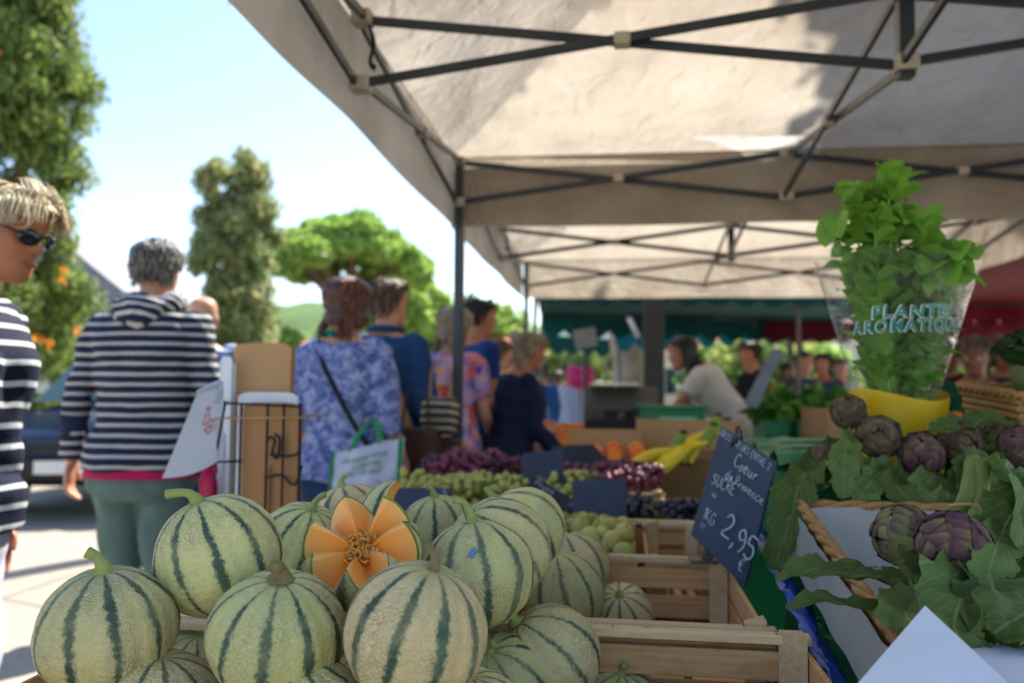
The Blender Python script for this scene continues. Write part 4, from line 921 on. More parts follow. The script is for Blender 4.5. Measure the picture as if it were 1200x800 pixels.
# ------------------------------------------------------------------ lettering helpers
STK = {'0': [[(.5, 1), (.1, .8), (.05, .4), (.3, 0), (.6, .1), (.7, .6), (.5, 1)]], '1': [[(.2, .75), (.45, 1), (.4, 0)]], '2': [[(.08, .75), (.3, 1), (.6, .85), (.5, .5), (.05, .02), (.7, .05)]], '9': [[(.62, .75), (.35, 1), (.1, .75), (.3, .5), (.62, .7), (.6, .3), (.4, 0)]], '5': [[(.65, 1), (.2, .97), (.15, .6), (.5, .6), (.65, .3), (.4, 0), (.08, .1)]],
       ',': [[(.2, .1), (.22, -.05), (.1, -.22)]], '€': [[(.7, .9), (.4, 1), (.2, .7), (.2, .3), (.4, 0), (.7, .1)], [(.05, .6), (.55, .6)], [(.05, .4), (.5, .4)]],
       'A': [[(0, 0), (.35, 1), (.7, 0)], [(.12, .35), (.58, .35)]], 'C': [[(.65, .85), (.35, 1), (.08, .6), (.15, .15), (.4, 0), (.68, .15)]], 'D': [[(.1, 0), (.12, 1), (.5, .9), (.65, .5), (.45, .05), (.1, 0)]], 'E': [[(.6, 1), (.1, 1), (.1, 0), (.62, 0)], [(.1, .52), (.5, .52)]], 'G': [[(.65, .85), (.35, 1), (.08, .6), (.15, .12), (.45, 0), (.65, .2), (.65, .45), (.4, .45)]], 'I': [[(.2, 0), (.22, 1)]], 'K': [[(.1, 0), (.1, 1)], [(.6, 1), (.12, .45), (.62, 0)]], 'L': [[(.12, 1), (.1, 0), (.58, .02)]], 'M': [[(.05, 0), (.12, 1), (.4, .4), (.68, 1), (.75, 0)]], 'N': [[(.08, 0), (.1, 1), (.6, 0), (.62, 1)]], 'O': [[(.4, 1), (.08, .65), (.15, .12), (.45, 0), (.7, .4), (.6, .9), (.4, 1)]], 'P': [[(.12, 0), (.12, 1), (.5, .95), (.6, .7), (.4, .48), (.12, .48)]], 'R': [[(.12, 0), (.12, 1), (.5, .95), (.6, .7), (.4, .5), (.12, .5), (.62, 0)]], 'S': [[(.6, .85), (.35, 1), (.12, .75), (.55, .35), (.4, 0), (.08, .12)]], 'T': [[(0, 1), (.7, 1)], [(.35, 1), (.33, 0)]], 'U': [[(.08, 1), (.1, .2), (.35, 0), (.6, .2), (.62, 1)]], 'V': [[(0, 1), (.33, 0), (.66, 1)]],
       'a': [[(.5, .5), (.25, .55), (.08, .25), (.25, 0), (.5, .2), (.52, .5), (.55, .05), (.65, .05)]], 'c': [[(.5, .45), (.25, .52), (.08, .25), (.25, 0), (.55, .08)]], 'd': [[(.5, .45), (.22, .5), (.08, .22), (.25, 0), (.5, .2), (.55, 1), (.52, .05), (.65, .05)]], 'e': [[(.08, .28), (.5, .32), (.3, .55), (.08, .3), (.25, 0), (.58, .08)]], 'i': [[(.1, .5), (.12, .05), (.25, .05)], [(.14, .72), (.15, .76)]], 'l': [[(.1, .2), (.3, .95), (.15, .95), (.15, .05), (.35, .05)]], 'n': [[(.08, 0), (.1, .5), (.1, .3), (.35, .52), (.45, .4), (.46, 0), (.6, .03)]], 'o': [[(.3, .52), (.08, .28), (.25, 0), (.48, .2), (.4, .48), (.3, .52)]], 'r': [[(.08, 0), (.1, .5), (.12, .3), (.3, .52), (.42, .45)]], 'u': [[(.08, .5), (.1, .1), (.3, 0), (.48, .2), (.5, .5), (.5, .05), (.62, .04)]], 'v': [[(.05, .5), (.22, 0), (.42, .5)]], 's': [[(.42, .45), (.22, .52), (.12, .36), (.4, .18), (.22, 0), (.05, .08)]]}
def strokes(text, h, slant=.1, seed=0, gap=.12):
    g = random.Random(seed); x = 0; out = []
    for ch in text:
        if ch == ' ': x += .4; continue
        gl = STK.get(ch, STK.get(ch.upper())); w = max(p[0] for s in gl for p in s); dy = g.uniform(-.06, .06); sc = g.uniform(.92, 1.06)
        for s in gl: out.append([((x + p[0] * sc + slant * p[1]) * h, (p[1] * sc + dy) * h) for p in s])
        x += w + gap
    return out, x * h
M_CHALK = pm('chalk', '#d9dde6', '#aab2c4', 200, .95, .3)
M_SLATE = pm('slate_board', '#374258', '#2b364a', 10, .55, .12, 60, rand=.15)
M_SLATE2 = pm('slate_board_dark', '#1d2330', '#262d3c', 10, .6, .12, 60, rand=.15)
def board(label, corners, lines=(), name='slate_sign', mat=None, th=.006, group=None, extra=None, cat='sign'):
    """corners tl,tr,br,bl in space; lines: (text, u, v, height fraction, seed) with u,v from top-left"""
    tl, tr, br, bl = [Vector(c) for c in corners]; cen = (tl + tr + br + bl) / 4; nrm = (tr - tl).cross(bl - tl).normalized()
    if nrm.dot(CAM - cen) < 0: nrm = -nrm
    t = thing(name, label, cat, cen, group=group)
    part('slate', MB().poly([c - cen - nrm * th for c in (tl, bl, br, tr)], th, nrm), mat or M_SLATE, t, False, .0015)
    H = (bl - tl).length
    for text, u, v, hf, sd, rise in lines:
        ss, w = strokes(text, 1.0, .15, sd); m = MB(); ux = (tr - tl).normalized(); vy = (tl - bl).normalized(); ux2 = (ux + vy * rise).normalized()
        o = tl + (tr - tl) * u + (bl - tl) * v
        for s in ss:
            m.tube([o + ux2 * x * H * hf * .9 + vy * y * H * hf + nrm * .0006 - cen for x, y in s], H * hf * .04, 5, 3)
        part('chalk_writing', m, M_CHALK, t, kind='stuff')
    if extra: extra(t, cen, nrm)
    return t
def clipfn(tl, tr):
    def f(t, cen, nrm):
        a = tl.lerp(tr, .34) - cen; up = Vector((0, 0, 1))
        part('spring_clip', MB().tube([a + up * .012 + nrm * .004, a + up * -.004 + nrm * .006, a - up * .03 + nrm * .004 - (tr - tl) * .12], [.003, .0045, .003], 6).tube([a + up * .014 - nrm * .006, a - up * .006 - nrm * .009], .003, 6).tube([a + up * .012 + nrm * .006, a + up * .02, a + up * .012 - nrm * .007], .0022, 6, 3), M_STEEL, t)
    return f
tl, tr, br, bl = atY(845, 499, 1.56), atY(909, 541, 1.42), atY(872, 687, 1.40), atY(809, 626, 1.53)
board('large blue-grey slate with chalk price 2,95 clipped over the half-empty crate', (tl, tr, br, bl),
      [('GROS COEURS ENTRE 2', .02, .075, .062, 1, -.02), ('Coeur', .38, .24, .11, 2, 0), ('de Provence', .3, .37, .085, 3, 0), ('SUCRE', .1, .49, .1, 4, .1), ('ou', .17, .58, .06, 14, 0), ('1KG', .1, .8, .1, 5, 0), ('01', .13, .88, .05, 15, 0), ('2,95', .48, .8, .19, 6, -.05), ('€', .86, .93, .1, 7, 0)], extra=clipfn(tl, tr))
# support foot of the big slate
o = thing('sign_holder', 'little grey plastic foot holding the large blue-grey slate', 'sign holder', atY(822, 636, 1.5)); part('foot', MB().poly([(0, 0, -.03), (.02, 0, .015), (.034, 0, .015), (.02, 0, -.03)], .03, (0, 1, 0)), M_REG, o, False, .002); part('base', MB().box((.005, .015, -.033), (.05, .04, .006)), M_REG, o, False, .001)
board('plain dark slate standing upright among the green grapes', (atY(612, 531, 2.3), atY(660, 526, 2.3), atY(661, 577, 2.26), atY(613, 583, 2.26)), mat=M_SLATE)
board('tilted black slate with chalk words Prune Reine Claude on the green grapes', (atY(625, 556, 2.1), atY(677, 588, 2.06), atY(655, 615, 2.02), atY(609, 580, 2.06)), [('Prune', .1, .3, .28, 8, 0), ('Reine', .3, .58, .24, 9, 0), ('Claude', .3, .88, .26, 10, 0), ('La', .03, .78, .22, 11, 0), ('5€', .85, .32, .2, 12, 0)], mat=M_SLATE2)
board('plain smeared slate standing behind the plums', (atY(670, 563, 2.06), atY(734, 560, 2.06), atY(735, 615, 2.02), atY(671, 617, 2.02)), mat=M_SLATE)
board('low blank slate at the pavement end beside the white shopping bag', (atY(455, 571, 1.75), atY(528, 571, 1.75), atY(531, 606, 1.73), atY(456, 612, 1.73)), [('5', .86, .25, .2, 13, 0)], mat=M_SLATE)
board('blank slate lying in front of the red grapes', (atY(645, 522, 2.95), atY(695, 520, 2.95), atY(720, 545, 2.9), atY(660, 548, 2.9)), mat=M_SLATE2)

# ------------------------------------------------------------------ paper bag rack
M_WIRE = pm('rack_wire', '#191c20', '#23262c', 20, .5, .05, metal=.3); M_KRAFT = pm('kraft_paper', '#b3855a', '#a0734a', 4, .85, .15, 40); M_KRAFT2 = pm('kraft_paper_light', '#c29a70', '#b1885e', 4, .85, .15, 40)
M_PAPER = pm('white_paper', '#e2e4ea', '#d3d6de', 5, .8, .2, 20); M_BAND = pm('rubber_band', '#c0a060', '#b09050', 20, .7, .1)
def rack():
    Y = 1.68; o = atY(308, 610, Y); o.z = TZ + .002
    t = thing('wire_rack', 'black wire rack standing on the table full of paper bags', 'rack', o)
    P = lambda px, py, dy=0: atY(px, py, Y + dy) - o
    W = .0028
    def wire(*pts, r=W): part('wire', MB().tube([Vector(p) for p in pts], r, 6, 3 if len(pts) > 2 else 0), M_WIRE, t)
    zb = 0.0; top = P(270, 472).z
    for px in (283, 314, 333, 352): a = P(px, 472); wire(a, (a.x, a.y, zb))
    a, b = P(264, 472), P(353, 476); wire(a, b)
    a2, b2 = P(262, 470, .12), P(350, 470, .12); wire(a2, b2); wire(a, a2); wire(b, b2)
    for q in (a2, b2): wire(q, (q.x, q.y, zb))
    wire(P(264, 472), P(252, 540), P(254, 545)); wire(P(252, 541), P(283, 540))
    wire(P(316, 532), P(340, 534), P(353, 528)); wire(P(310, 560), P(330, 556), P(345, 568), P(354, 545))
    wire((a.x, a.y, zb + .005), (b.x, b.y, zb + .005)); wire((a2.x, a2.y, zb + .005), (b2.x, b2.y, zb + .005))
    part('wire_knot', MB().tube([P(312, 520), P(316, 512), P(322, 516), P(319, 530), P(325, 536), P(328, 515), P(322, 508)], .003, 6, 4), M_WIRE, t)
rack()
def bag_stack(label, x0, x1, py_top, y0, n, mat, zb, lean=0, group='paper bags in the wire rack', th=.006):
    a = atY(x0, py_top, y0); b = atY(x1, py_top, y0); t = thing('paper_bag_stack', label, 'paper bags', ((a.x + b.x) / 2, y0, zb), (lean, 0, 0), group); w = b.x - a.x; h = a.z - zb
    for i in range(n):
        part('paper_bag', MB().grid(lambda u, v, i=i: ((u - .5) * (w - .004 * (i % 2)), i * th + .004 * math.sin(u * 5 + i) * v, v * (h - .006 * ((i * 3) % 4)) - .01 * ((u - .5) * 2) ** 8 * v), 12, 8).grid(lambda u, v, i=i: ((u - .5) * (w - .004 * (i % 2)), i * th + th * .6 + .004 * math.sin(u * 5 + i) * v, v * (h - .006 * ((i * 3) % 4)) - .01 * ((u - .5) * 2) ** 8 * v), 12, 8), mat, t)
    part('glued_flap', MB().box((0, -.003, h * .35), (.004, .003, h * .6)), mat, t, False)
    return t
bag_stack('short brown paper bags at the front of the wire rack', 285, 351, 471, 1.695, 4, M_KRAFT, TZ + .01)
bag_stack('white paper bags with curled tops in the middle of the wire rack', 279, 350, 459, 1.73, 3, M_PAPER, TZ + .01)
bag_stack('tall brown paper bags at the back of the wire rack', 270, 339, 401, 1.765, 4, M_KRAFT2, TZ + .01, R(-2))
bag_stack('narrow white paper bags at the pavement side of the wire rack', 258, 273, 418, 1.75, 3, M_PAPER, TZ + .01)
# rubber band
a = atY(256, 490, 1.675); b = atY(354, 489, 1.675)
tag(part('rubber_band', MB().tube([a, b, b + Vector((.005, .14, 0)), a + Vector((.005, .14, 0)), a], .004, 6, flat=.5), M_BAND), 'tan rubber band stretched round the paper bags in the rack', 'band')
# white plastic bag sheet curling off the rack, red arched print
M_PLBAG = pm('white_plastic_bag', '#dfe3ee', '#ccd2e2', 4, .35, .25, 14, transl=.3)
M_REDINK = pm('red_print', '#d8284a', '#c81e40', 30, .6, 0); M_PINK = pm('pink_plastic', '#d81b5a', '#b81048', 6, .35, .4, 20, transl=.25)
def hang_bag():
    q = [atY(191, 560, 1.56), atY(240, 540, 1.66), atY(262, 535, 1.69), atY(258, 470, 1.69), atY(243, 455, 1.67), atY(228, 470, 1.62)]
    o = q[0].copy(); t = thing('plastic_bag', 'white plastic carrier bag with red arched print curling off the wire rack', 'bag', o)
    L0, L1 = atY(190, 560, 1.56), atY(232, 458, 1.63); R0_, R1 = atY(262, 536, 1.69), atY(262, 456, 1.70)
    def f(u, v):
        p = (L0.lerp(R0_, u)).lerp(L1.lerp(R1, u), v); p = p + Vector((0, .03 * math.sin(u * PI) * v, .012 * math.sin(u * PI) * v - .012 * math.sin(PI * u) * (1 - v)))
        return p - o
    part('sheet', MB().grid(f, 16, 16), M_PLBAG, t)
    part('rolled_edge', MB().tube([f(0, 1) + Vector((0, 0, -.002)), f(.3, 1) + Vector((.01, .01, .006)), f(.55, .97) + Vector((.01, -.01, .0)), f(.75, .78) + Vector((0, -.012, 0))], [.004, .007, .006, .003], 6, 4), M_PLBAG, t)
    cur = text_mesh('ROSERT', .03); m = MB()
    W_ = max(v[0] for v in cur[0])
    for v in cur[0]: pass
    pts = []
    for x, y in cur[0]:
        a = PI * (.98 + .72 * x / W_); r = .056 - y; pts.append(f(.66 + (r * math.cos(a)) / .19, .74 + r * math.sin(a) / .17) + Vector((0, -.004, 0)))
    m.add(pts, cur[1]); part('red_print', m, M_REDINK, t, False)
def text_mesh(txt, size, offset=0.0, spacing=1.0):
    cu = bpy.data.curves.new('t', 'FONT'); cu.body = txt; cu.size = size / .7; cu.offset = offset; cu.space_character = spacing; cu.resolution_u = 3; o = bpy.data.objects.new('t', cu); WS.collection.objects.link(o); WS.view_layers[0].update()
    me = bpy.data.meshes.new_from_object(o.evaluated_get(WS.view_layers[0].depsgraph)); bpy.data.objects.remove(o)
    bm = bmesh.new(); bm.from_mesh(me); bmesh.ops.triangulate(bm, faces=bm.faces[:])
    vs_ = [(v.co.x, v.co.y) for v in bm.verts]; bm.verts.index_update(); fs = [tuple(v.index for v in f.verts) for f in bm.faces]; bm.free(); bpy.data.meshes.remove(me); bpy.data.curves.remove(cu)
    return vs_, fs
hang_bag()
p = atY(243, 580, 1.72); t = thing('pink_bag', 'crumpled bright pink plastic bag hanging below the white carrier bag', 'bag', p)
part('sheet', MB().loft([[Vector((r * math.cos(a) * (1 + .25 * math.sin(a * 5 + z * 60)), .5 * r * math.sin(a), z)) for a in np.linspace(0, 2 * PI, 20)[:-1]] for z, r in ((-.1, .018), (-.06, .026), (-.02, .022), (.03, .018), (.06, .008))]), M_PINK, t); part('handle', MB().tube([(0, 0, .05), (.01, 0, .08), (.02, 0, .05)], .004, 5, 3), M_PINK, t)

# ------------------------------------------------------------------ right-hand stand with green plastic
def wr(p, k=.01, f=9): return k * noise.noise(Vector(p) * f)
t = thing('green_stand', 'stepped display stand covered in glossy green plastic on which the artichokes lie', 'stand', (.31, .75, 0))
def g_top(x0, x1, y0, y1, z, k=.006): return MB().grid(lambda u, v: (x0 + (x1 - x0) * u, y0 + (y1 - y0) * v, z + wr((u * 2, v * 6, z), k * 2, 4)), 24, 40)
part('lower_top', g_top(.0, 1.5, 0, .74, .80), M_GREENPL, t)
part('upper_top', g_top(.03, 1.5, .74, 1.75, .985), M_GREENPL, t)
part('riser', MB().grid(lambda u, v: (1.5 * u, .74 + wr((u * 3, v, 4), .01, 6), .79 + .2 * v), 30, 6), M_GREENPL, t)
part('side_drape', MB().grid(lambda u, v: (.0 + wr((u * 4, v * .6, 1), .03, 5) - .05 * (1 - v), .0 + .74 * u, .8 * v + .0), 30, 12), M_GREENPL, t)
part('upper_side_drape', MB().grid(lambda u, v: (.03 + wr((u * 4, v * .6, 2), .02, 5), .74 + 1.01 * u, .78 + .205 * v), 30, 8), M_GREENPL, t)
part('back_drape', MB().grid(lambda u, v: (1.5 * u, 1.75 + wr((u * 4, v, 3), .02, 5), .985 * v), 20, 8), M_GREENPL, t)
# ridged fold of green sheeting on the upper tier
part('fold', MB().grid(lambda u, v: (.03 + .75 * u, .98 + .7 * v, .995 + .028 * max(0, math.sin(v * 19 + .6 * math.sin(u * 4))) + wr((u * 3, v * 8, 0), .01, 5)), 40, 60), M_GREENPL, t)
part('front_board', MB().box((.76, .01, .4), (1.5, .015, .78)), M_TABLE, t, False)
# blue plastic sheet slumped between the two tables
A_, B_ = atY(872, 585, 1.72), atY(996, 815, 1.02)
tag(part('plastic_sheet', MB().grid(lambda u, v: A_.lerp(B_, u) + Vector((-.012 + .036 * v + wr((u * 6, v, 0), .012, 4), 0, -.05 * (v - .5) ** 2 - .02 * v + wr((u * 5, v * 2, 5), .012, 5))), 40, 8), M_BLUEPL), 'creased bright blue plastic sheet slumped between the crates and green stand', 'plastic sheet')

# ------------------------------------------------------------------ leaves and artichokes
def aleaf(name, c1, c2, vein, rough=.5, transl=.22):
    t = NT(name); v = t.obj(None, True); f = t.noise(14, 5, v, .6); col = t.mix(f, lin(c1), lin(c2))
    uvx = t.n('Attribute', attribute_name='across').outputs['Fac']; al = t.n('Attribute', attribute_name='along').outputs['Fac']
    d = t.math('ABSOLUTE', uvx); rib = t.math('SUBTRACT', 1.0, t.math('MULTIPLY', d, 16.0), clamp=True)
    sv = t.math('ABSOLUTE', t.math('SUBTRACT', t.math('FRACT', t.math('SUBTRACT', t.math('MULTIPLY', al, 9.0), t.math('MULTIPLY', d, 3.0))), .5)); sv = t.math('SUBTRACT', 1.0, t.math('MULTIPLY', sv, 11.0), clamp=True)
    k = t.math('MAXIMUM', rib, t.math('MULTIPLY', sv, .55)); col = t.mix(t.math('MULTIPLY', k, .7), col, lin(vein))
    sh = t.pbsdf(col, rough, t.bump(t.math('ADD', t.math('MULTIPLY', k, -.8), t.noise(45, 4, v)), .5, .002), .35); tr = t.n('BsdfTranslucent'); t.set(tr, 0, col)
    ms = t.n('MixShader'); t.set(ms, 0, transl); t.t.links.new(sh, ms.inputs[1]); t.t.links.new(tr.outputs[0], ms.inputs[2]); return t.done(ms.outputs[0])
M_ALEAF = aleaf('artichoke_leaf', '#54682c', '#3a5220', '#8c9a58', .6); M_ALEAF2 = aleaf('artichoke_leaf_pale', '#6f8446', '#557038', '#9caa72', .65); M_BASIL = aleaf('basil_leaf', '#8aba48', '#68a038', '#b0d470', .34, .45)
def leaf_obj(name, pts, w, mat, parent, nrm=(0, 0, 1), cup=.25, jag=.12, seed=0, n=26, m=8, wave=.1, shape=None, crump=0.0):
    """leaf blade swept along pts; parent's location is the origin"""
    P, _ = spline([Vector(p) for p in pts], [0] * len(pts), max(2, n // (len(pts) - 1))); n = len(P) - 1; nrm = Vector(nrm); g = random.Random(seed); ph = g.uniform(0, 9)
    vs_, al, ac = [], [], []
    for i, p in enumerate(P):
        u = i / n; t = (P[min(i + 1, n)] - P[max(i - 1, 0)]).normalized(); s = t.cross(nrm).normalized(); up = s.cross(t)
        prof = (shape or (lambda u: .12 + .95 * math.sin(PI * min(1, u * .93 + .05)) ** .75 if u < .98 else .06))(u)
        for j in range(m + 1):
            a = j / m * 2 - 1; jg = 1 + (jag * (math.sin(u * 31 + ph + (a > 0)) + .6 * math.sin(u * 67 + ph)) if abs(a) > .9 else 0)
            x = a * w / 2 * prof * jg; z = cup * abs(x) ** 1.0 + wave * w * .5 * abs(a) ** 2 * math.sin(u * 15 + ph + 2 * (a > 0)) * .5
            pt = p + s * x + up * z
            if crump: pt = pt + up * crump * w * (noise.noise(pt * 28 + Vector((ph, 0, 0))) + .6 * noise.noise(pt * 60)) + s * crump * .5 * w * noise.noise(pt * 24 + Vector((0, ph, 3))) * abs(a)
            vs_.append(pt); al.append(u); ac.append(a)
    k = m + 1; fs = [(i * k + j, i * k + j + 1, (i + 1) * k + j + 1, (i + 1) * k + j) for i in range(n) for j in range(m)]
    me = MB().add([v - parent.location if parent is not None and parent.type == 'EMPTY' else v for v in vs_], fs).mesh(name)
    for nm, arr in (('along', al), ('across', ac)):
        at = me.attributes.new(nm, 'FLOAT', 'POINT'); at.data.foreach_set('value', arr)
    return part(name, me, mat, parent)
def bract_mesh():
    m = MB(); n, k = 8, 6; vs_ = []
    for i in range(n + 1):
        u = i / n; w = .5 * (math.sin(PI * (u * .78 + .2)) ** .8) * (1 if u < .8 else (1 - (u - .8) / .2 * .8))
        for j in range(k + 1):
            a = j / k * 2 - 1; vs_.append((a * w, -.16 * (1 - a * a) * math.sin(PI * min(1, u * .9 + .1)) - .28 * math.sin(u * PI * .5) * .0, u + .03 * (1 - a * a)))
    m.add(vs_, [(i * (k + 1) + j, i * (k + 1) + j + 1, (i + 1) * (k + 1) + j + 1, (i + 1) * (k + 1) + j) for i in range(n) for j in range(k)])
    # back side for thickness
    b = [(x, y + .06, z) for x, y, z in vs_]; m.add(b, [(i * (k + 1) + j, (i + 1) * (k + 1) + j, (i + 1) * (k + 1) + j + 1, i * (k + 1) + j + 1) for i in range(n) for j in range(k)])
    return m.mesh('bract')
def bract_mat(name, a, b, tip):
    t = NT(name); v = t.obj(); sp = t.n('SeparateXYZ'); t.set(sp, 0, v); oi = t.n('ObjectInfo').outputs['Random']
    n_ = t.noise(4, 5, t.obj(None, True), .6); k = t.math('ADD', sp.outputs[2], t.math('MULTIPLY_ADD', n_, .7, -.35)); k = t.math('ADD', k, t.math('MULTIPLY_ADD', oi, .5, -.25))
    col = t.ramp(k, [(.15, a), (.55, b), (.95, tip)]); fine = t.noise(40, 3, t.obj((6, 6, 1)))
    return t.done(t.pbsdf(t.mix(t.math('MULTIPLY', fine, .3), col, lin('#3a3226')), .68, t.bump(fine, .6, .03), .25))
M_BRP = bract_mat('bract_purple', '#a39c62', '#846360', '#664552'); M_BRG = bract_mat('bract_green', '#b0b06c', '#9ca064', '#84645e'); M_BRD = bract_mat('bract_dull', '#80764e', '#6a524e', '#8e7c52')
_br = {m.name: bract_mesh() for m in (M_BRP, M_BRG, M_BRD)}
for m in (M_BRP, M_BRG, M_BRD): _br[m.name].materials.append(m)
M_ACORE = pm('artichoke_heart', '#4a4a34', '#38382a', 40, .8, .1)
def artichoke_head(parent, loc, axis, L, mat, seed=0, rows=9):
    """head as a part of a bunch, each bract a sub-part; loc is the middle of the head"""
    g = random.Random(seed); q = Vector(axis).normalized().to_track_quat('Z', 'Y').to_matrix()
    core = part('artichoke_head', MB().lathe([(.02 * L, -.46 * L), (.3 * L, -.36 * L), (.4 * L, -.1 * L), (.36 * L, .15 * L), (.2 * L, .36 * L), (.02 * L, .42 * L)], 16), M_ACORE, parent)
    core.location = Vector(loc) - parent.location; core.rotation_euler = q.to_euler()
    for r in range(rows):
        u = r / (rows - 1); lat = -.8 + 2.1 * u; nb = int(round(9 - 4 * u)) if r < rows - 1 else 4
        rad = .43 * L * math.cos(max(-1.2, lat * .86)) ** .8 if lat < 1.1 else .1 * L; z = .42 * L * math.sin(lat * .95) - .06 * L
        for k in range(nb):
            a = 2 * PI * (k + .5 * (r % 2) + g.uniform(-.07, .07)) / nb + r * .3
            b = part('bract', _br[mat.name], None, core); s = L * (.42 - .13 * u) * g.uniform(.92, 1.08)
            lb = lat - .42; rb = .44 * L * math.cos(lb) ** .9 if abs(lb) < 1.5 else .05 * L
            pos = Vector((rb * math.cos(a), rb * math.sin(a), .44 * L * math.sin(lb)))
            # local: bract z up, outward is -y
            M = Matrix.Rotation(a + PI / 2, 3, 'Z') @ Matrix.Rotation(-lat * .8 + (.28 - .16 * u) + g.uniform(-.06, .06), 3, 'X')
            b.location = pos; b.rotation_euler = M.to_euler(); b.scale = (s * 1.12, s, s)
    return core
M_ASTEM = pm('artichoke_stem', '#7f9150', '#66793f', 12, .6, .4, 40, (1, 1, 1), bdist=.002)
# front bunch in the basket
fb = thing('artichoke_bunch', 'two purple artichokes with leaves tied in the white-lined wicker basket', 'artichokes', atY(1110, 660, 1.02))
A1 = atY(1117, 640, .965); A2 = atY(1059, 627, 1.07); tie = atY(1146, 600, 1.1)
artichoke_head(fb, A1, Vector((-.75, -.75, -.28)), .078, M_BRP, 1); artichoke_head(fb, A2, Vector((-1, -.35, -.1)), .076, M_BRG, 2)
def rel(p): return Vector(p) - fb.location
part('stem', MB().tube([rel(A1) + Vector((.02, .02, .01)), rel(tie), rel(atY(1150, 545, 1.25))], [.012, .011, .012], 10, 4), M_ASTEM, fb); part('stem', MB().tube([rel(A2) + Vector((.03, .01, .01)), rel(tie) + Vector((-.012, .012, .006)), rel(atY(1140, 540, 1.28))], [.012, .011, .012], 10, 4), M_ASTEM, fb)
part('tie', MB().tube([rel(atY(1112, 592, 1.05)), rel(atY(1146, 593, 1.04)), rel(atY(1180, 626, 1.03)), rel(atY(1195, 632, 1.1))], .0022, 6, 5), M_BAND, fb)
FL = [([(1060, 690, 1.02), (1010, 672, .96), (955, 668, .92), (912, 680, .9)], .05, M_ALEAF, (0, -.4, 1)), ([(1090, 708, .98), (1020, 712, .92), (965, 703, .89), (922, 711, .87)], .036, M_ALEAF, (0, -.3, 1)), ([(1075, 672, 1.03), (1040, 678, .98), (1000, 673, .95)], .045, M_ALEAF, (0, -.6, 1)),
      ([(1150, 640, 1.02), (1130, 690, .9), (1118, 730, .84), (1140, 760, .82)], .1, M_ALEAF2, (-.2, -1, .6)), ([(1180, 600, 1.05), (1165, 650, .93), (1152, 690, .9)], .055, M_ALEAF2, (-.3, -1, .3)), ([(1200, 640, 1.0), (1180, 700, .9), (1165, 760, .82)], .11, M_ALEAF, (-.5, -1, .4)), ([(1090, 690, 1.0), (1060, 720, .9), (1085, 745, .86)], .07, M_ALEAF2, (-.1, -.8, 1)),
      ([(1160, 545, 1.25), (1190, 560, 1.1), (1200, 600, 1.0), (1190, 650, .95)], .06, M_ALEAF2, (.4, -1, .4)), ([(1145, 590, 1.15), (1130, 555, 1.25), (1150, 530, 1.32)], .05, M_ALEAF, (0, -1, .3)), ([(1100, 640, 1.06), (1080, 665, 1.0), (1070, 690, .97)], .05, M_ALEAF, (-.3, -.8, .5)), ([(1215, 560, 1.1), (1180, 610, 1.0), (1172, 650, .97)], .08, M_ALEAF, (-.3, -1, .4)), ([(1230, 700, .9), (1190, 725, .83), (1160, 735, .8)], .09, M_ALEAF, (0, -.7, .8))]
for i, (pp, w, m, nr) in enumerate(FL): leaf_obj('leaf', [atY(*q) for q in pp], w * .78, m, fb, nr, seed=i, n=40, m=12, wave=.3, crump=.2)
# back heap of artichokes
bb = thing('artichoke_bunch', 'heap of dull purple artichokes with drooping leaves below the wrapped basil', 'artichokes', atY(1050, 560, 1.6))
for i, (px, py, y, L, ax, m) in enumerate(((994, 482, 1.62, .068, (-.2, -.6, .7), M_BRD), (1030, 511, 1.52, .078, (-.2, -.9, .3), M_BRD), (1080, 532, 1.5, .078, (-.3, -.8, -.3), M_BRP), (1126, 519, 1.53, .076, (.2, -1, .1), M_BRD), (1196, 523, 1.5, .074, (.3, -.9, .0), M_BRP), (966, 536, 1.5, .05, (-.8, -.5, -.2), M_BRD), (1165, 505, 1.62, .06, (0, -.5, .8), M_BRG))):
    P0 = atY(px, py, y); artichoke_head(bb, P0, ax, L, m, 10 + i, 8); A_x = Vector(ax).normalized()
    part('stem', MB().tube([P0 - A_x * L * .4 - bb.location, P0 - A_x * L * .9 - Vector((0, -.02, .015)) - bb.location, P0 - A_x * .07 + Vector((.03, .1, -.05)) - bb.location], [.01, .009, .01], 8, 3), M_ASTEM, bb)
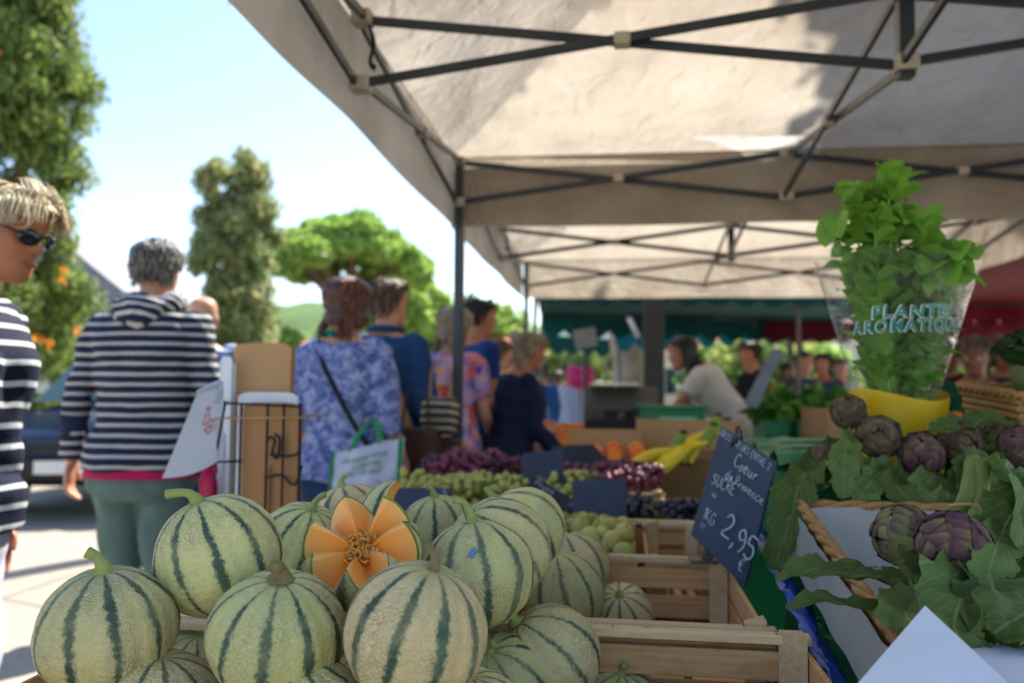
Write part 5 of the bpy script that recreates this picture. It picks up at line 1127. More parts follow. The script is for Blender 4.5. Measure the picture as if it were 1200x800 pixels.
BL = [([(965, 530, 1.52), (940, 560, 1.42), (925, 610, 1.37), (907, 668, 1.36)], .075, M_ALEAF, (-.5, -1, .3)), ([(975, 540, 1.5), (945, 572, 1.42), (912, 606, 1.4)], .07, M_ALEAF, (-.3, -.6, .8)), ([(1000, 505, 1.53), (988, 540, 1.44), (990, 585, 1.4)], .055, M_ALEAF2, (0, -1, .2)), ([(1040, 540, 1.5), (1020, 565, 1.43), (1002, 590, 1.4)], .055, M_ALEAF2, (0, -1, .3)), ([(1060, 545, 1.5), (1050, 570, 1.42), (1075, 592, 1.4)], .06, M_ALEAF, (0, -1, .3)), ([(1100, 550, 1.5), (1085, 575, 1.42), (1110, 590, 1.4)], .06, M_ALEAF2, (0, -1, .3)), ([(1125, 545, 1.5), (1120, 575, 1.43), (1100, 605, 1.38)], .05, M_ALEAF, (0, -1, .2)), ([(1150, 510, 1.55), (1120, 500, 1.5), (1090, 505, 1.48)], .05, M_ALEAF, (0, -.5, 1)), ([(1200, 500, 1.6), (1160, 493, 1.55), (1110, 500, 1.52)], .06, M_ALEAF, (0, -.5, 1)), ([(985, 515, 1.55), (965, 528, 1.5), (955, 552, 1.46)], .04, M_ALEAF, (-.6, -1, .3)), ([(1030, 548, 1.5), (1010, 545, 1.45), (975, 560, 1.42)], .05, M_ALEAF2, (0, -.8, .6)), ([(1180, 535, 1.5), (1170, 560, 1.42), (1180, 590, 1.38)], .06, M_ALEAF, (0, -1, .2)), ([(1080, 560, 1.5), (1060, 585, 1.43), (1040, 600, 1.4)], .05, M_ALEAF, (0, -1, .3)), ([(1150, 545, 1.5), (1140, 570, 1.42), (1155, 600, 1.36)], .06, M_ALEAF2, (0, -1, .3))]
for i, (pp, w, m, nr) in enumerate(BL): leaf_obj('leaf', [atY(*q) for q in pp], w * .85, m, bb, nr, seed=30 + i, n=36, m=12, wave=.3, crump=.2)

# ------------------------------------------------------------------ wicker basket with white lining
M_WICK = pm('wicker', '#b98a55', '#8f6638', 60, .6, .4, 150, bdist=.002)
def wicker_basket(label, c, w, d, h, tilt, liner=True, roll=0, rows=7):
    t = thing('wicker_basket', label, 'basket', c, (tilt, roll, 0))
    per = []
    def rect(z, k=1.0, n=44):
        out = []; W, D = w * k / 2, d * k / 2; tot = 4 * (W + D)
        for i in range(n):
            s = tot * i / n
            if s < 2 * W: p = (-W + s, -D)
            elif s < 2 * W + 2 * D: p = (W, -D + s - 2 * W)
            elif s < 4 * W + 2 * D: p = (W - (s - 2 * W - 2 * D), D)
            else: p = (-W, D - (s - 4 * W - 2 * D))
            out.append(Vector((p[0], p[1], z)))
        return out
    for s in range(3):
        r = rect(0, 1.0, 88); pts = []
        for i, p in enumerate(r):
            a = i * .9 + s * 2 * PI / 3; out = Vector((p.x, p.y * .8, 0)).normalized(); pts.append(p + out * .0055 * math.cos(a) + Vector((0, 0, .0055 * math.sin(a))))
        part('rim_strand', MB().tube(pts + [pts[0]], .0058, 6), M_WICK, t)
    for k in range(rows):
        z = -.012 - (h - .012) * k / rows; r = rect(z, .97 - .12 * k / rows, 60); pts = [p * (1 + .012 * (1 if (i + k) % 2 else -1)) for i, p in enumerate(r)]
        for p in pts: p.z = z
        part('woven_strand', MB().tube(pts + [pts[0]], .0062, 5, flat=1.3), M_WICK, t)
    for i, (a, b) in enumerate(zip(rect(0, .975, 30), rect(-h, .85, 30))): part('stake', MB().tube([a, b], .0035, 5), M_WICK, t)
    part('bottom', MB().box((0, 0, -h), (w * .84, d * .84, .008)), M_WICK, t, False)
    if liner:
        m = MB(); m.loft([[p * k_ + Vector((wr((p.x * 4, p.y * 4, z), .006, 7), wr((p.x * 4, p.y * 4, z + 4), .006, 7), z - p.z)) for p in rect(0, 1.0, 60)] for z, k_ in ((-.085, 1.1), (-.045, 1.07), (-.012, 1.04))], cap=False)
        part('liner_outside', m, M_LINER, t)
        m = MB(); rr = [[p * k_ + Vector((0, 0, z + wr((p.x * 9, p.y * 9, z), .01, 4))) for p in rect(0, 1.0, 60)] for z, k_ in ((.0, .95), (-.03, .88), (-h * .8, .76))]
        m.loft(rr, cap=False); m.add(rr[-1], [tuple(range(60))]); part('liner_inside', m, M_LINER, t)
    return t
M_LINER = pm('white_liner_cloth', '#b4b2ae', '#9c9a98', 5, .6, .35, 14, transl=.15, bdist=.01)
bl_, fl_ = atY(943, 592, 1.38), atY(1046, 750, .93); mid = (bl_ + fl_) / 2; ti = math.atan2(bl_.z - fl_.z, bl_.y - fl_.y)
wicker_basket('rectangular wicker basket lined in white, tipped toward the walkway, holding artichokes', (mid.x + .19, mid.y, mid.z), .38, (bl_ - fl_).length, .1, ti)
# cabbages in a basket at the right edge
kb = atY(1200, 455, 1.75)
wicker_basket('wicker basket of dark leafy cabbage beyond the artichokes', (kb.x + .06, kb.y, kb.z - .005), .26, .26, .13, R(4), False, rows=8)
cb = thing('cabbage', 'dark green leafy cabbage in the wicker basket beyond the artichokes', 'cabbage', (kb.x + .05, kb.y, kb.z + .03))
part('heart', MB().ell((0, 0, .0), (.07, .07, .065)), M_ALEAF, cb)
g = random.Random(5)
M_CAB = aleaf('cabbage_leaf', '#33552c', '#264424', '#5d7a48')
for k in range(22):
    a = g.uniform(0, 6.28); e = g.uniform(.1, 1.3); d = Vector((math.cos(a) * math.cos(e), math.sin(a) * math.cos(e), math.sin(e))); c0 = cb.location
    leaf_obj('leaf', [c0 + d * .04 + Vector((0, 0, -.03)), c0 + d * .09, c0 + d * .115 + Vector((0, 0, .02 - .03 * e))], .1, M_CAB, cb, d, cup=-.5, seed=50 + k, wave=.4)

# ------------------------------------------------------------------ basil in a printed sleeve
bp = atY(1052, 505, 1.72); bz = .99
bs = thing('basil_plant', 'tall potted basil in a clear printed sleeve with yellow pot wrap', 'potted plant', (bp.x, 1.72, bz))
S = 1.72 / F_PX
zt = lambda py: atY(1052, py, 1.72).z - bz
g = random.Random(21)
blm = []
for k in range(3):
    tmp = leaf_obj('leaf', [Vector((0, 0, 0)), Vector((0, .45, .1)), Vector((0, .8, .04)), Vector((0, 1, -.1))], .66, M_BASIL, None, (0, 0, 1), .3 + .1 * k, 0, 90 + k, 12, 6, .12, lambda u: max(.03, math.sin(PI * min(1, (u ** .8) * .97 + .02)) ** .95))
    blm.append(tmp.data); bpy.data.objects.remove(tmp)
M_BSTEM = pm('basil_stem', '#7fa04a', '#6a8a3c', 20, .5, .1)
stems = [(-.085, -.02, 242), (-.055, .02, 228), (-.02, -.03, 222), (.01, .02, 218), (.045, -.02, 272), (.075, .0, 292), (.105, -.03, 300), (-.09, .03, 268), (-.01, .05, 236), (.03, .05, 250), (-.055, -.05, 262), (.075, -.05, 312)]
for i, (dx, dy, py) in enumerate(stems):
    H = zt(py); b0 = Vector((dx * .25, dy * .4, .03)); b1 = Vector((dx * .55, dy * .7, H * .45)); b2 = Vector((dx, dy, H - .01))
    P, _ = spline([b0, b1, b2], [0] * 3, 10); part('stem', MB().tube(P, [.0028] * 12 + [.0022] * 9, 6), M_BSTEM, bs)
    for k in range(3, 21):
        if k < 5: continue
        p = P[k]; big = (1 - abs(k / 20 - .55)) * .9
        for s in range(2 if k < 19 else 5):
            inz = p.z < zt(318)
            if inz and k < 7: continue
            a = (k * .9 + s * PI + g.uniform(-.5, .5)) if k < 19 else s * 1.257 + i; o = part('leaf', blm[(k + s + i) % 3], None, bs); sc = (.036 + .04 * g.random()) * (.65 + .6 * big)
            sc = min(sc, .068) if inz else sc; o.location = p if not inz else Vector((p.x * 1.0, p.y * .95, p.z)); o.rotation_euler = (g.uniform(.35, 1.15) if inz else g.uniform(-.9, .6) if k < 19 else g.uniform(.2, 1.2), g.uniform(-.3, .3) if inz else g.uniform(-.8, .8), a); o.scale = (sc,) * 3
# the sprawling side shoots on the right
for (px, py) in ((1115, 300), (1125, 296), (1108, 325), (1100, 310), (985, 250)):
    q = atY(px, py, 1.66) - bs.location
    for s in range(2):
        o = part('leaf', blm[s], None, bs); o.location = q; sc = g.uniform(.06, .085); o.scale = (sc,) * 3; o.rotation_euler = (g.uniform(-1.2, -.2), g.uniform(-.4, .4), g.uniform(2.2, 4.4))
# pot and wraps
M_SOIL = pm('soil', '#2c2018', '#1c140e', 60, .95, .5); M_YEL = pm('yellow_wrap', '#e0b81e', '#d0a412', 5, .35, .35, 16, transl=.2, bdist=.008)
part('pot', MB().lathe([(.045, .0), (.058, .085), (.06, .09), (.054, .09), (.05, .075)], 24), pm('pot_terracotta_plastic', '#5a3a2a', '#4a2e20', 10, .6, .1), bs); part('soil', MB().lathe([(.001, .074), (.052, .074), (.05, .06)], 20), M_SOIL, bs)
def sleeve(z0, z1, r0, r1, n=72, m=18, k=.004, open_=0.0): return lambda u, v: Vector(((r0 + (r1 - r0) * v) * math.cos(2 * PI * u) * (1 + k * 3 * math.sin(u * 2 * PI * 5 + v * 3)), (r0 + (r1 - r0) * v) * .8 * math.sin(2 * PI * u) * (1 + k * 3 * math.sin(u * 2 * PI * 4 + 1)), z0 + (z1 - z0) * v + (.012 * math.sin(2 * PI * u * 2) + .006 * math.sin(u * 2 * PI * 9)) * v ** 4))
yf = lambda u, v: Vector(((.085 + .01 * v) * math.cos(2 * PI * u) * (1 + .02 * math.sin(u * 2 * PI * 5 + v * 3)), (.068 + .008 * v) * math.sin(2 * PI * u), zt(462) * v + .008 * math.sin(2 * PI * u * 2) * v))
yw = part('pot_wrap', MB().grid(lambda u, v: yf(u, v) + Vector((0, 0, .006 * math.sin(4 * PI * u + 1.2) * v)), 72, 8), M_YEL, bs)
def clear_mat():
    t = NT('clear_sleeve'); v = t.obj(); gl = t.n('BsdfGlossy'); t.set(gl, 0, (1, 1, 1)); t.set(gl, 'Roughness', .06); t.set(gl, 'Normal', t.bump(t.noise(16, 4, v, .6, .8), .9, .02))
    tr = t.n('BsdfTransparent'); t.set(tr, 0, (.94, .95, .95)); fr = t.n('LayerWeight'); t.set(fr, 0, .32); ms = t.n('MixShader'); t.set(ms, 0, t.math('MULTIPLY_ADD', t.math('POWER', fr.outputs[1], 1.6), .6, .012)); t.t.links.new(tr.outputs[0], ms.inputs[1]); t.t.links.new(gl.outputs[0], ms.inputs[2])
    df = t.n('BsdfDiffuse'); t.set(df, 0, (.8, .82, .82)); m2 = t.n('MixShader'); t.set(m2, 0, .01); t.t.links.new(ms.outputs[0], m2.inputs[1]); t.t.links.new(df.outputs[0], m2.inputs[2]); return t.done(m2.outputs[0])
sf = sleeve(zt(470), zt(305), .075, .158)
sl = part('sleeve', MB().grid(sf, 90, 20), clear_mat(), bs)
M_WHITEP = pm('white_print', '#e6eee8', '#dde6e0', 20, .6, 0); M_TEALP = pm('teal_print', '#0f7f7a', '#0b6f6c', 20, .6, 0)
def sleeve_text(txt, py, size, u0, off, mat, lift, rise=0, wid=.15):
    vs_, fs = text_mesh(txt, size, off, 1.22); W0 = max(v[0] for v in vs_); vs_ = [(x * wid / W0, y) for x, y in vs_]; W_ = wid; zc = zt(py); pts = []
    for x, y in vs_:
        z = zc + y; v = (z - zt(470)) / (zt(305) - zt(470)); r = .075 + .083 * v; u = (.75 + u0 + (x - W_ / 2) / (2 * PI * r * .92)); p = sf(u, v); p = p + Vector((p.x, p.y, 0)).normalized() * lift + Vector((0, 0, rise * (x - W_ / 2))); pts.append(p)
    part('lettering', MB().add(pts, fs), mat, sl, False)
for txt, py, u0, wid in (('PLANTES', 376, .005, .145), ('AROMATIQUES', 391, .008, .215)):
    sleeve_text(txt, py, .022, u0, .0016, M_WHITEP, .0008, .05, wid + .003); sleeve_text(txt, py, .022, u0, .0006, M_TEALP, .0014, .05, wid)
# emblem on the yellow wrap: white band with a teal leaf sprig
def on_wrap(u, z, lift): v = z / zt(462); p = yf(u, min(1, v)); return p + Vector((p.x, p.y, 0)).normalized() * lift
part('emblem_band', MB().grid(lambda u, v: on_wrap(.70 + .1 * u, .03 + .03 * v + .008 * math.sin(u * 6), .002), 12, 4), M_WHITEP, yw)
for k in range(6):
    u = .745 + .012 * k; z = .022 + .007 * k; s = 1 if k % 2 else -1
    part('emblem_leaf', MB().add([on_wrap(u, z, .004), on_wrap(u + .008, z + s * .01, .004), on_wrap(u + .02, z + s * .016, .004), on_wrap(u + .012, z + s * .002, .004)], [(0, 1, 2, 3)]), M_TEALP, yw)

# ------------------------------------------------------------------ white paper bags at the near corner
def sheet(label, q, sag, name='paper_sheet', group=None):
    a, b, c, d = [atY(*p) for p in q]; cen = (a + b + c + d) / 4; t = thing(name, label, 'paper', cen, group=group)
    f = lambda u, v: a.lerp(b, u).lerp(d.lerp(c, u), v) - cen + Vector((0, 0, sag * math.sin(PI * u) * math.sin(PI * v)))
    part('sheet', MB().grid(f, 14, 10), M_PAPER, t); part('fold', MB().grid(lambda u, v: f(u, v) + Vector((.004, .004, -.004 - .003 * v)), 14, 10), M_PAPER, t); return t
sheet('large folded white paper bag at the near corner below the artichokes', [(1000, 806, .72), (1084, 709, .8), (1182, 800, .7), (1110, 900, .62)], .006)
sheet('white paper bag with a zigzag edge beside the folded one', [(1130, 760, .82), (1160, 752, .85), (1250, 762, .8), (1220, 830, .7)], .004)
a = thing('paper_edge', 'zigzag-cut strip of white paper at the near corner', 'paper', atY(1175, 755, .84)); 
part('strip', MB().add([atY(1145 + i * 4, 752 + (3 if i % 2 else 0), .835) - a.location for i in range(16)] + [atY(1145 + i * 4, 775, .8) - a.location for i in range(16)], [(i, i + 1, 17 + i, 16 + i) for i in range(15)]), M_PAPER, a, False)

# ------------------------------------------------------------------ vegetables on the stall beyond
M_LET = leaf_mat('lettuce_leaf', '#2f5a24', '#4f8a2e', '#7fae42', .3, 6)
table('trestle table with green salads beyond the green stand', .7, 2.6, 4.2, 5.4, .8, M_TABLE)
for i, px in enumerate((903, 922, 941, 960, 979)):
    q = atY(px, 492, 4.7); t = thing('vegetable_crate', 'green plastic crate of leafy salad heads on the stall beyond', 'crate', (q.x, 4.7 + .1 * (i % 2), .8), 0, 'salad crates'); part('body', MB().box((0, 0, .09), (.135, .35, .18)), M_GREENPL, t, False, .006); part('rim', MB().box((0, 0, .18), (.145, .36, .015)), M_GREENPL, t, False, .003)
    l = thing('salad_head', 'leafy green salad heaped above a green crate', 'salad', (q.x, 4.7 + .1 * (i % 2), .98), 0, 'salad heads'); c_ = part('leaves', leaf_cloud([(g.uniform(-.05, .05), g.uniform(-.12, .12), g.uniform(.02, .1 + .03 * (i % 3))) for _ in range(8)], [.07] * 8, 420, .045, seed=i, shell=.3), M_LET, l); c_['kind'] = 'stuff'
    part('stump', MB().ell((0, 0, .0), (.02, .02, .02)), M_BSTEM, l)
board('tall grey slate leaning over the salads beside the man in black', (atY(905, 408, 4.55), atY(917, 411, 4.5), atY(886, 478, 4.45), atY(871, 473, 4.5)), mat=pm('slate_grey', '#7d8794', '#6a7480', 8, .6, .1), th=.012)
card_box('brown cardboard box on the stall beyond under the basil', tuple(atY(985, 470, 4.4).xy) + (.8,), .3, .3, .26, R(10), False)
for i in range(9):
    q = atY(1110 + i * 11, 497 - (i % 2) * 4, 3.2); t = tag(part('tomato', om, None), 'red-orange tomato in a row behind the artichoke heap', 'tomato', 'tomatoes behind the artichokes'); t.location = q
q = atY(1150, 508, 3.2)
wood_crate('wooden crate of tomatoes behind the artichoke heap', q.x, 3.25, q.z - .1, .7, .35, .1, 0, GC)
table('low trestle table under the tomato crate', q.x - .5, q.x + .5, 2.95, 3.6, q.z - .105, M_TABLE)
# ------------------------------------------------------------------ people
M_SKIN = {k: None for k in ('fair', 'tan', 'deep')}
def skin_mat(name, a, b):
    t = NT(name); v = t.obj(); f = t.noise(14, 5, v, .6); col = t.mix(f, lin(a), lin(b)); red = t.noise(5, 2, v); col = t.mix(t.math('MULTIPLY_ADD', red, .7, -.25, clamp=True), col, lin('#b86a55'))
    return t.done(t.pbsdf(col, .5, t.bump(t.noise(160, 4, v), .25, .002), .4, Subsurface_Weight=.12, Subsurface_Radius=(.02, .008, .004), Subsurface_Scale=.4))
M_SKIN['fair'] = skin_mat('skin_fair', '#cf9c80', '#bd866a'); M_SKIN['tan'] = skin_mat('skin_tan', '#b57a5a', '#9c6346'); M_SKIN['deep'] = skin_mat('skin_deep', '#8a5a40', '#744833')
def stripe_mat(name, dark, light, period, frac, ph=0.0, tilt=0.0):
    t = NT(name); v = t.obj(); sp = t.n('SeparateXYZ'); t.set(sp, 0, v); z = t.math('ADD', sp.outputs[2], t.math('MULTIPLY', sp.outputs[1], tilt)); z = t.math('ADD', z, t.math('MULTIPLY_ADD', t.noise(6, 2, v), .012, -.006))
    f = t.math('FRACT', t.math('ADD', t.math('DIVIDE', z, period), ph + 40)); s = t.math('LESS_THAN', f, frac); n_ = t.noise(60, 4, v)
    col = t.mix(s, t.mix(n_, lin(dark), tuple(x * .7 for x in lin(dark))), t.mix(n_, lin(light), tuple(x * .8 for x in lin(light))))
    return t.done(t.pbsdf(col, .85, t.bump(t.noise(25, 4, v), .35, .006), .2))
def cloth(name, a, b=None, scale=20, bump=.35): return pm(name, a, b, scale, .85, bump, 22, spec=.2, bdist=.006)
def print_mat(name, cols, scale, base):
    t = NT(name); v = t.obj(None); vo = t.n('TexVoronoi'); t.set(vo, 'Scale', scale); dn = t.n('TexNoise'); t.set(dn, 'Scale', 14); av = t.n('VectorMath', operation='MULTIPLY_ADD'); t.set(av, 0, dn.outputs[1]); t.set(av, 1, (.06,) * 3); t.set(av, 2, v); t.set(vo, 'Vector', av.outputs[0])
    sp = t.n('SeparateColor'); t.set(sp, 0, vo.outputs['Color']); n_ = len(cols); col = t.ramp(sp.outputs[0], [(i / n_, c) for i, c in enumerate(cols)])
    fl = t.noise(scale * 1.5, 3, v); col = t.mix(t.math('MULTIPLY_ADD', fl, 4.0, -1.3, clamp=True), lin(base), col)
    return t.done(t.pbsdf(col, .8, t.bump(t.noise(20, 4, v), .4, .008), .25))
def batik_mat():
    t = NT('blue_batik_print'); v = t.obj(); f = t.noise(30, 6, v, .72, .8); col = t.ramp(f, [(.32, '#31427c'), (.44, '#4a5c98'), (.52, '#7482b2'), (.6, '#aab2d0'), (.68, '#6674a8')])
    return t.done(t.pbsdf(col, .8, t.bump(t.noise(20, 4, v), .4, .008), .25))
def hair_mat(name, a, b, c):
    t = NT(name); ri = t.n('NewGeometry').outputs['Random Per Island']; n_ = t.noise(120, 3, t.obj((1, 1, .15))); k = t.math('MULTIPLY_ADD', n_, .5, t.math('MULTIPLY', ri, .5)); col = t.ramp(k, [(.2, a), (.5, b), (.8, c)])
    return t.done(t.pbsdf(col, .42, t.bump(n_, .5, .002), .45))
HM = {'blonde': hair_mat('hair_blonde', '#a39272', '#cdbd9c', '#e8dfc8'), 'grey': hair_mat('hair_grey', '#3c3a3a', '#6d6862', '#9a948c'), 'brown': hair_mat('hair_brown', '#3a1c14', '#5e3022', '#804a34'), 'dark': hair_mat('hair_dark', '#14100e', '#221a16', '#33261f'), 'ash': hair_mat('hair_ash', '#6a5a44', '#94826a', '#b3a58c'), 'mid': hair_mat('hair_mid', '#3a2c22', '#5d4836', '#7a6450')}
M_SHOE = pm('shoe_dark', '#2c2622', '#1c1816', 20, .6, .2); M_EYEW = pm('eye_white', '#d8d4cc', '#c8c2b8', 20, .2, 0); M_IRIS = pm('iris', '#3a2c1e', '#1c140c', 60, .2, 0); M_SUNG = pm('sunglass_lens', '#101418', '#1a2028', 5, .08, 0, spec=.8); M_LIP = pm('lip', '#a4564e', '#8f463f', 30, .4, .1)
# head profile: z, front, back, half width (metres, head centre at eye/ear level)
HP = [(-.118, .062, .03, .012), (-.112, .082, .005, .032), (-.098, .092, -.03, .046), (-.08, .093, -.055, .055), (-.062, .088, -.07, .06), (-.048, .089, -.078, .064), (-.03, .089, -.085, .068), (-.012, .089, -.092, .071), (.008, .084, -.1, .0735), (.028, .091, -.105, .075), (.052, .09, -.106, .0755), (.075, .078, -.1, .072), (.095, .055, -.08, .06), (.11, .02, -.05, .038), (.116, -.01, -.02, .012)]
def hprof(z):
    for a, b in zip(HP, HP[1:]):
        if a[0] <= z <= b[0]:
            t = (z - a[0]) / (b[0] - a[0]); t = t * t * (3 - 2 * t) if False else t; return [a[i] + (b[i] - a[i]) * t for i in (1, 2, 3)]
    return list((HP[0] if z < HP[0][0] else HP[-1])[1:])
def head_ring(z, n=36, grow=0.0, face=True):
    f, b, w = hprof(z); out = []; cy = (f + b) / 2; hy = (f - b) / 2
    for k in range(n):
        a = 2 * PI * k / n; c, s = math.cos(a), math.sin(a); e = 2.25
        x = (w + grow) * math.copysign(abs(c) ** (2 / e), c); y = cy + (hy + grow) * math.copysign(abs(s) ** (2 / e), s)
        if face and s > 0.2:
            nz = {0: 0}; am = 0
            if -.034 < z < .03: am = .03 * (1 - (z + .018) / .048) if z > -.018 else .03 * (1 - (-.018 - z) / .016)
            y += max(0, am) * math.exp(-(x / .0125) ** 2)
            y += .005 * math.exp(-((z + .052) / .006) ** 2 - (x / .022) ** 2) + .005 * math.exp(-((z + .066) / .005) ** 2 - (x / .02) ** 2) - .004 * math.exp(-((z + .059) / .003) ** 2 - (x / .024) ** 2)
            y -= .011 * math.exp(-((z - .01) / .013) ** 2) * math.exp(-((abs(x) - .032) / .016) ** 2)
            y += .004 * math.exp(-((z + .02) / .016) ** 2) * math.exp(-((abs(x) - .045) / .016) ** 2)
        out.append(Vector((x, y, z)))
    return out
def head_mb(m, T, face=True):
    zs = np.concatenate([np.linspace(-.118, -.08, 7), np.linspace(-.075, .03, 34), np.linspace(.036, .1165, 14)])
    m.loft([[T @ p for p in head_ring(float(z), 48, 0, face)] for z in zs])
    for s in (-1, 1): m.ell(T @ Vector((s * .077, -.012, -.008)), (.009, .018, .031), T.to_3x3() @ Matrix.Rotation(s * .25, 3, 'Z') @ Matrix.Rotation(-.15, 3, 'X'), 10, 7)
def limb(m, pts, rad, n=14, sub=5, flat=1.0): m.tube(pts, rad, n, sub, flat)
def hand(m, wrist, d, palm_n, side, sc=1.0, curl=.5):
    """palm along d, palm faces palm_n; five separate fingers"""
    d = d.normalized(); pn = (palm_n - d * palm_n.dot(d)).normalized(); w = d.cross(pn) * side      # w points to the thumb side
    Mx = Matrix((w, pn, d)).transposed()
    m.ell(wrist + d * .045 * sc, (.04 * sc, .016 * sc, .054 * sc), Mx, 12, 8)
    m.ell(wrist + d * .03 * sc + w * .022 * sc + pn * .006 * sc, (.018 * sc, .016 * sc, .03 * sc), Mx, 10, 7)
    for i, (off, L) in enumerate(((.029, .072), (.01, .08), (-.01, .075), (-.029, .058))):
        b = wrist + d * .082 * sc + w * off * sc; c = curl * (.9 + .12 * i); p = [b - d * .02 * sc, b]; ang = 0; q = b
        for k, fr in enumerate((.45, .32, .23)):
            ang += c * (.6, 1.0, .7)[k]; q = q + (d * math.cos(ang) + pn * math.sin(ang)) * L * fr * sc; p.append(q)
        m.tube(p, [r * sc for r in (.0095, .0092, .0086, .0078, .0062)], 8, 3)
    b = wrist + d * .028 * sc + w * .03 * sc; m.tube([b, b + (w * .6 + d * .8 + pn * .2).normalized() * .03 * sc, b + (w * .35 + d * .9 + pn * .35).normalized() * .062 * sc], [.0125 * sc, .0105 * sc, .0075 * sc], 8, 4)
def ring(z, hx, hy, yo, n=28, e=2.4, bust=0):
    out = []
    for k in range(n):
        a = 2 * PI * k / n; c, s = math.cos(a), math.sin(a); x = hx * math.copysign(abs(c) ** (2 / e), c); y = yo + hy * math.copysign(abs(s) ** (2 / e), s)
        if bust and s > 0: y += bust * s * math.exp(-((abs(x) - .075) / .075) ** 2)
        out.append(Vector((x, y, z)))
    return out
def person(label, px, y, H, rz, top, sleeve, bottom, hair, style, skin='fair', sex='m', lean=0.0, arms=None, head=(0, 0), voxel=.012, legs=(0, 0), fat=1.0, hairN=220, group=None, hair_len=.2, short=False, extra=None, x=None, hfwd=0.0, cuff=None, curl=.5, hem=.86, eyes=False, disp=.012, apron=None, gz=None, vol=0.0):
    """facing local +Y. arms: {'L':(upper dir, forearm dir),'R':...}; head=(turn to the left, nod down)"""
    s = H / 1.75; X = atY(px, 456, y).x if x is None else x
    t = thing('person', label, 'person', (X, y, ground_z(y) if gz is None else gz), R(rz), group)
    fem = sex == 'f'
    def bend(p):
        p = Vector(p); k = max(0, min(1, (p.z - .88) / .3)); a = lean * k * k * (3 - 2 * k)
        if a == 0: return p
        q = p - Vector((0, 0, .92)); return Vector((q.x, q.y * math.cos(a) + q.z * math.sin(a), -q.y * math.sin(a) + q.z * math.cos(a))) + Vector((0, 0, .92))
    tors = [(.80, .15, .105, 0), (.88, .168, .118, -.005), (.96, .165, .115, 0), (1.04, .148 if not fem else .14, .105, .005), (1.12, .143 if not fem else .132, .102, .006), (1.22, .155 if not fem else .142, .108, .006), (1.32, .168 if not fem else .152, .114, .004), (1.40, .172 if not fem else .155, .1, -.008), (1.455, .135, .078, -.018), (1.49, .075, .062, -.02)]
    def tor(m, c, z0=.8, z1=1.6, flare=0.0):
        rs = []
        for z, hx, hy, yo in tors:
            if z < z0 - .001 or z > z1: continue
            k = fat if .85 < z < 1.35 else 1 + (fat - 1) * .5
            bu = (.05 * math.exp(-((z - 1.27) / .07) ** 2) if fem else .006 * math.exp(-((z - 1.33) / .07) ** 2)); fl = flare * max(0, (1.1 - z) / .25)
            belly = .03 * (fat - 1) * 5 * math.exp(-((z - 1.05) / .12) ** 2)
            rs.append([bend(p) for p in ring(z, hx * k + c + fl, hy * k + c + fl, yo + belly * .5, 28, 2.4, bu)])
        m.loft(rs)
    sh = {sd: bend((q * (.172 if not fem else .156), -.012, 1.415)) for sd, q in (('L', -1), ('R', 1))}
    arms = arms or {}; arm = {}
    for sd, q in (('L', -1), ('R', 1)):
        u, f = arms.get(sd, ((q * .14, -.04, -1), (q * .02, .22, -1))); u = Vector(u).normalized(); f = Vector(f).normalized()
        e = sh[sd] + u * .285; w = e + f * .25; arm[sd] = (sh[sd], e, w, u, f)
    L = {}
    for sd, q, st in (('L', -1, legs[0]), ('R', 1, legs[1])):
        L[sd] = [Vector((q * .088, 0, .9)), Vector((q * .092, .02 + st * .45, .49)), Vector((q * .095, -.02 + st, .085 + max(0, -st) * .12))]
    # skin: one continuous body
    m = MB(); tor(m, -.006, .8)
    nb, nh = bend((0, -.02, 1.47)), bend((0, .0 + hfwd * .5, 1.56)); hc = bend((0, .018 + hfwd, 1.635)); limb(m, [nb - Vector((0, 0, .03)), nb.lerp(nh, .5), hc - Vector((0, 0, .05))], [.064, .056, .055], 16, 4)
    T = Matrix.Translation(hc) @ Matrix.Rotation(head[0], 4, 'Z') @ Matrix.Rotation(-head[1] - lean * .45, 4, 'X')
    head_mb(m, T)
    for sd, q in (('L', -1), ('R', 1)):
        a, e, w, u, f = arm[sd]; inn = a + Vector((-q * .04, 0, -.01)); k = .92 if fem else 1.0
        limb(m, [inn, a, a.lerp(e, .5), e, e.lerp(w, .35), w], [.05 * k, .052 * k, .045 * k, .038 * k, .038 * k, .026 * k])
        pn = Vector((-q, .15, 0)) if abs(f.z) > .6 else Vector((-q * .2, 0, -1)); hand(m, w, f, pn, 1 if f.cross((pn - f * pn.dot(f))).y > 0 else -1, .96 if fem else 1.05, curl)
        p = L[sd]; limb(m, [p[0] + Vector((0, 0, .03)), p[0], p[0].lerp(p[1], .5), p[1], p[1].lerp(p[2], .35), p[2], p[2] + Vector((0, 0, -.03))], [.085, .088, .075, .055, .053, .036, .036])
        m.tube([p[2] + Vector((0, -.04, -.045)), p[2] + Vector((0, .03, -.045)), p[2] + Vector((0, .13, -.062)), p[2] + Vector((0, .17, -.065))], [.032, .038, .032, .014], 10, 3)
    m.v = [tuple(c * s for c in v) for v in m.v]
    part('body', fuse(m, voxel * .8, 2), M_SKIN[skin], t)
    # top garment
    m = MB(); tor(m, .02, hem, 1.47, .012)
    for sd, q in (('L', -1), ('R', 1)):
        a, e, w, u, f = arm[sd]; inn = a + Vector((-q * .05, 0, -.012)); full = [inn, a, a.lerp(e, .5), e, e.lerp(w, .5), w]; rd = [.06, .066, .06, .053, .05, .042]
        fr = sleeve * 2.5 + 1; n_ = int(fr); P = full[:n_ + 1]; rr = rd[:n_ + 1]
        if n_ < 5: P.append(full[n_].lerp(full[n_ + 1], fr - n_)); rr.append(rd[n_ + 1])
        if sleeve > 0: limb(m, P, rr, 16, 4)
    m.v = [tuple(c * s for c in v) for v in m.v]
    tp = part('top', fuse(m, voxel, 3, disp, .09, px), top, t)
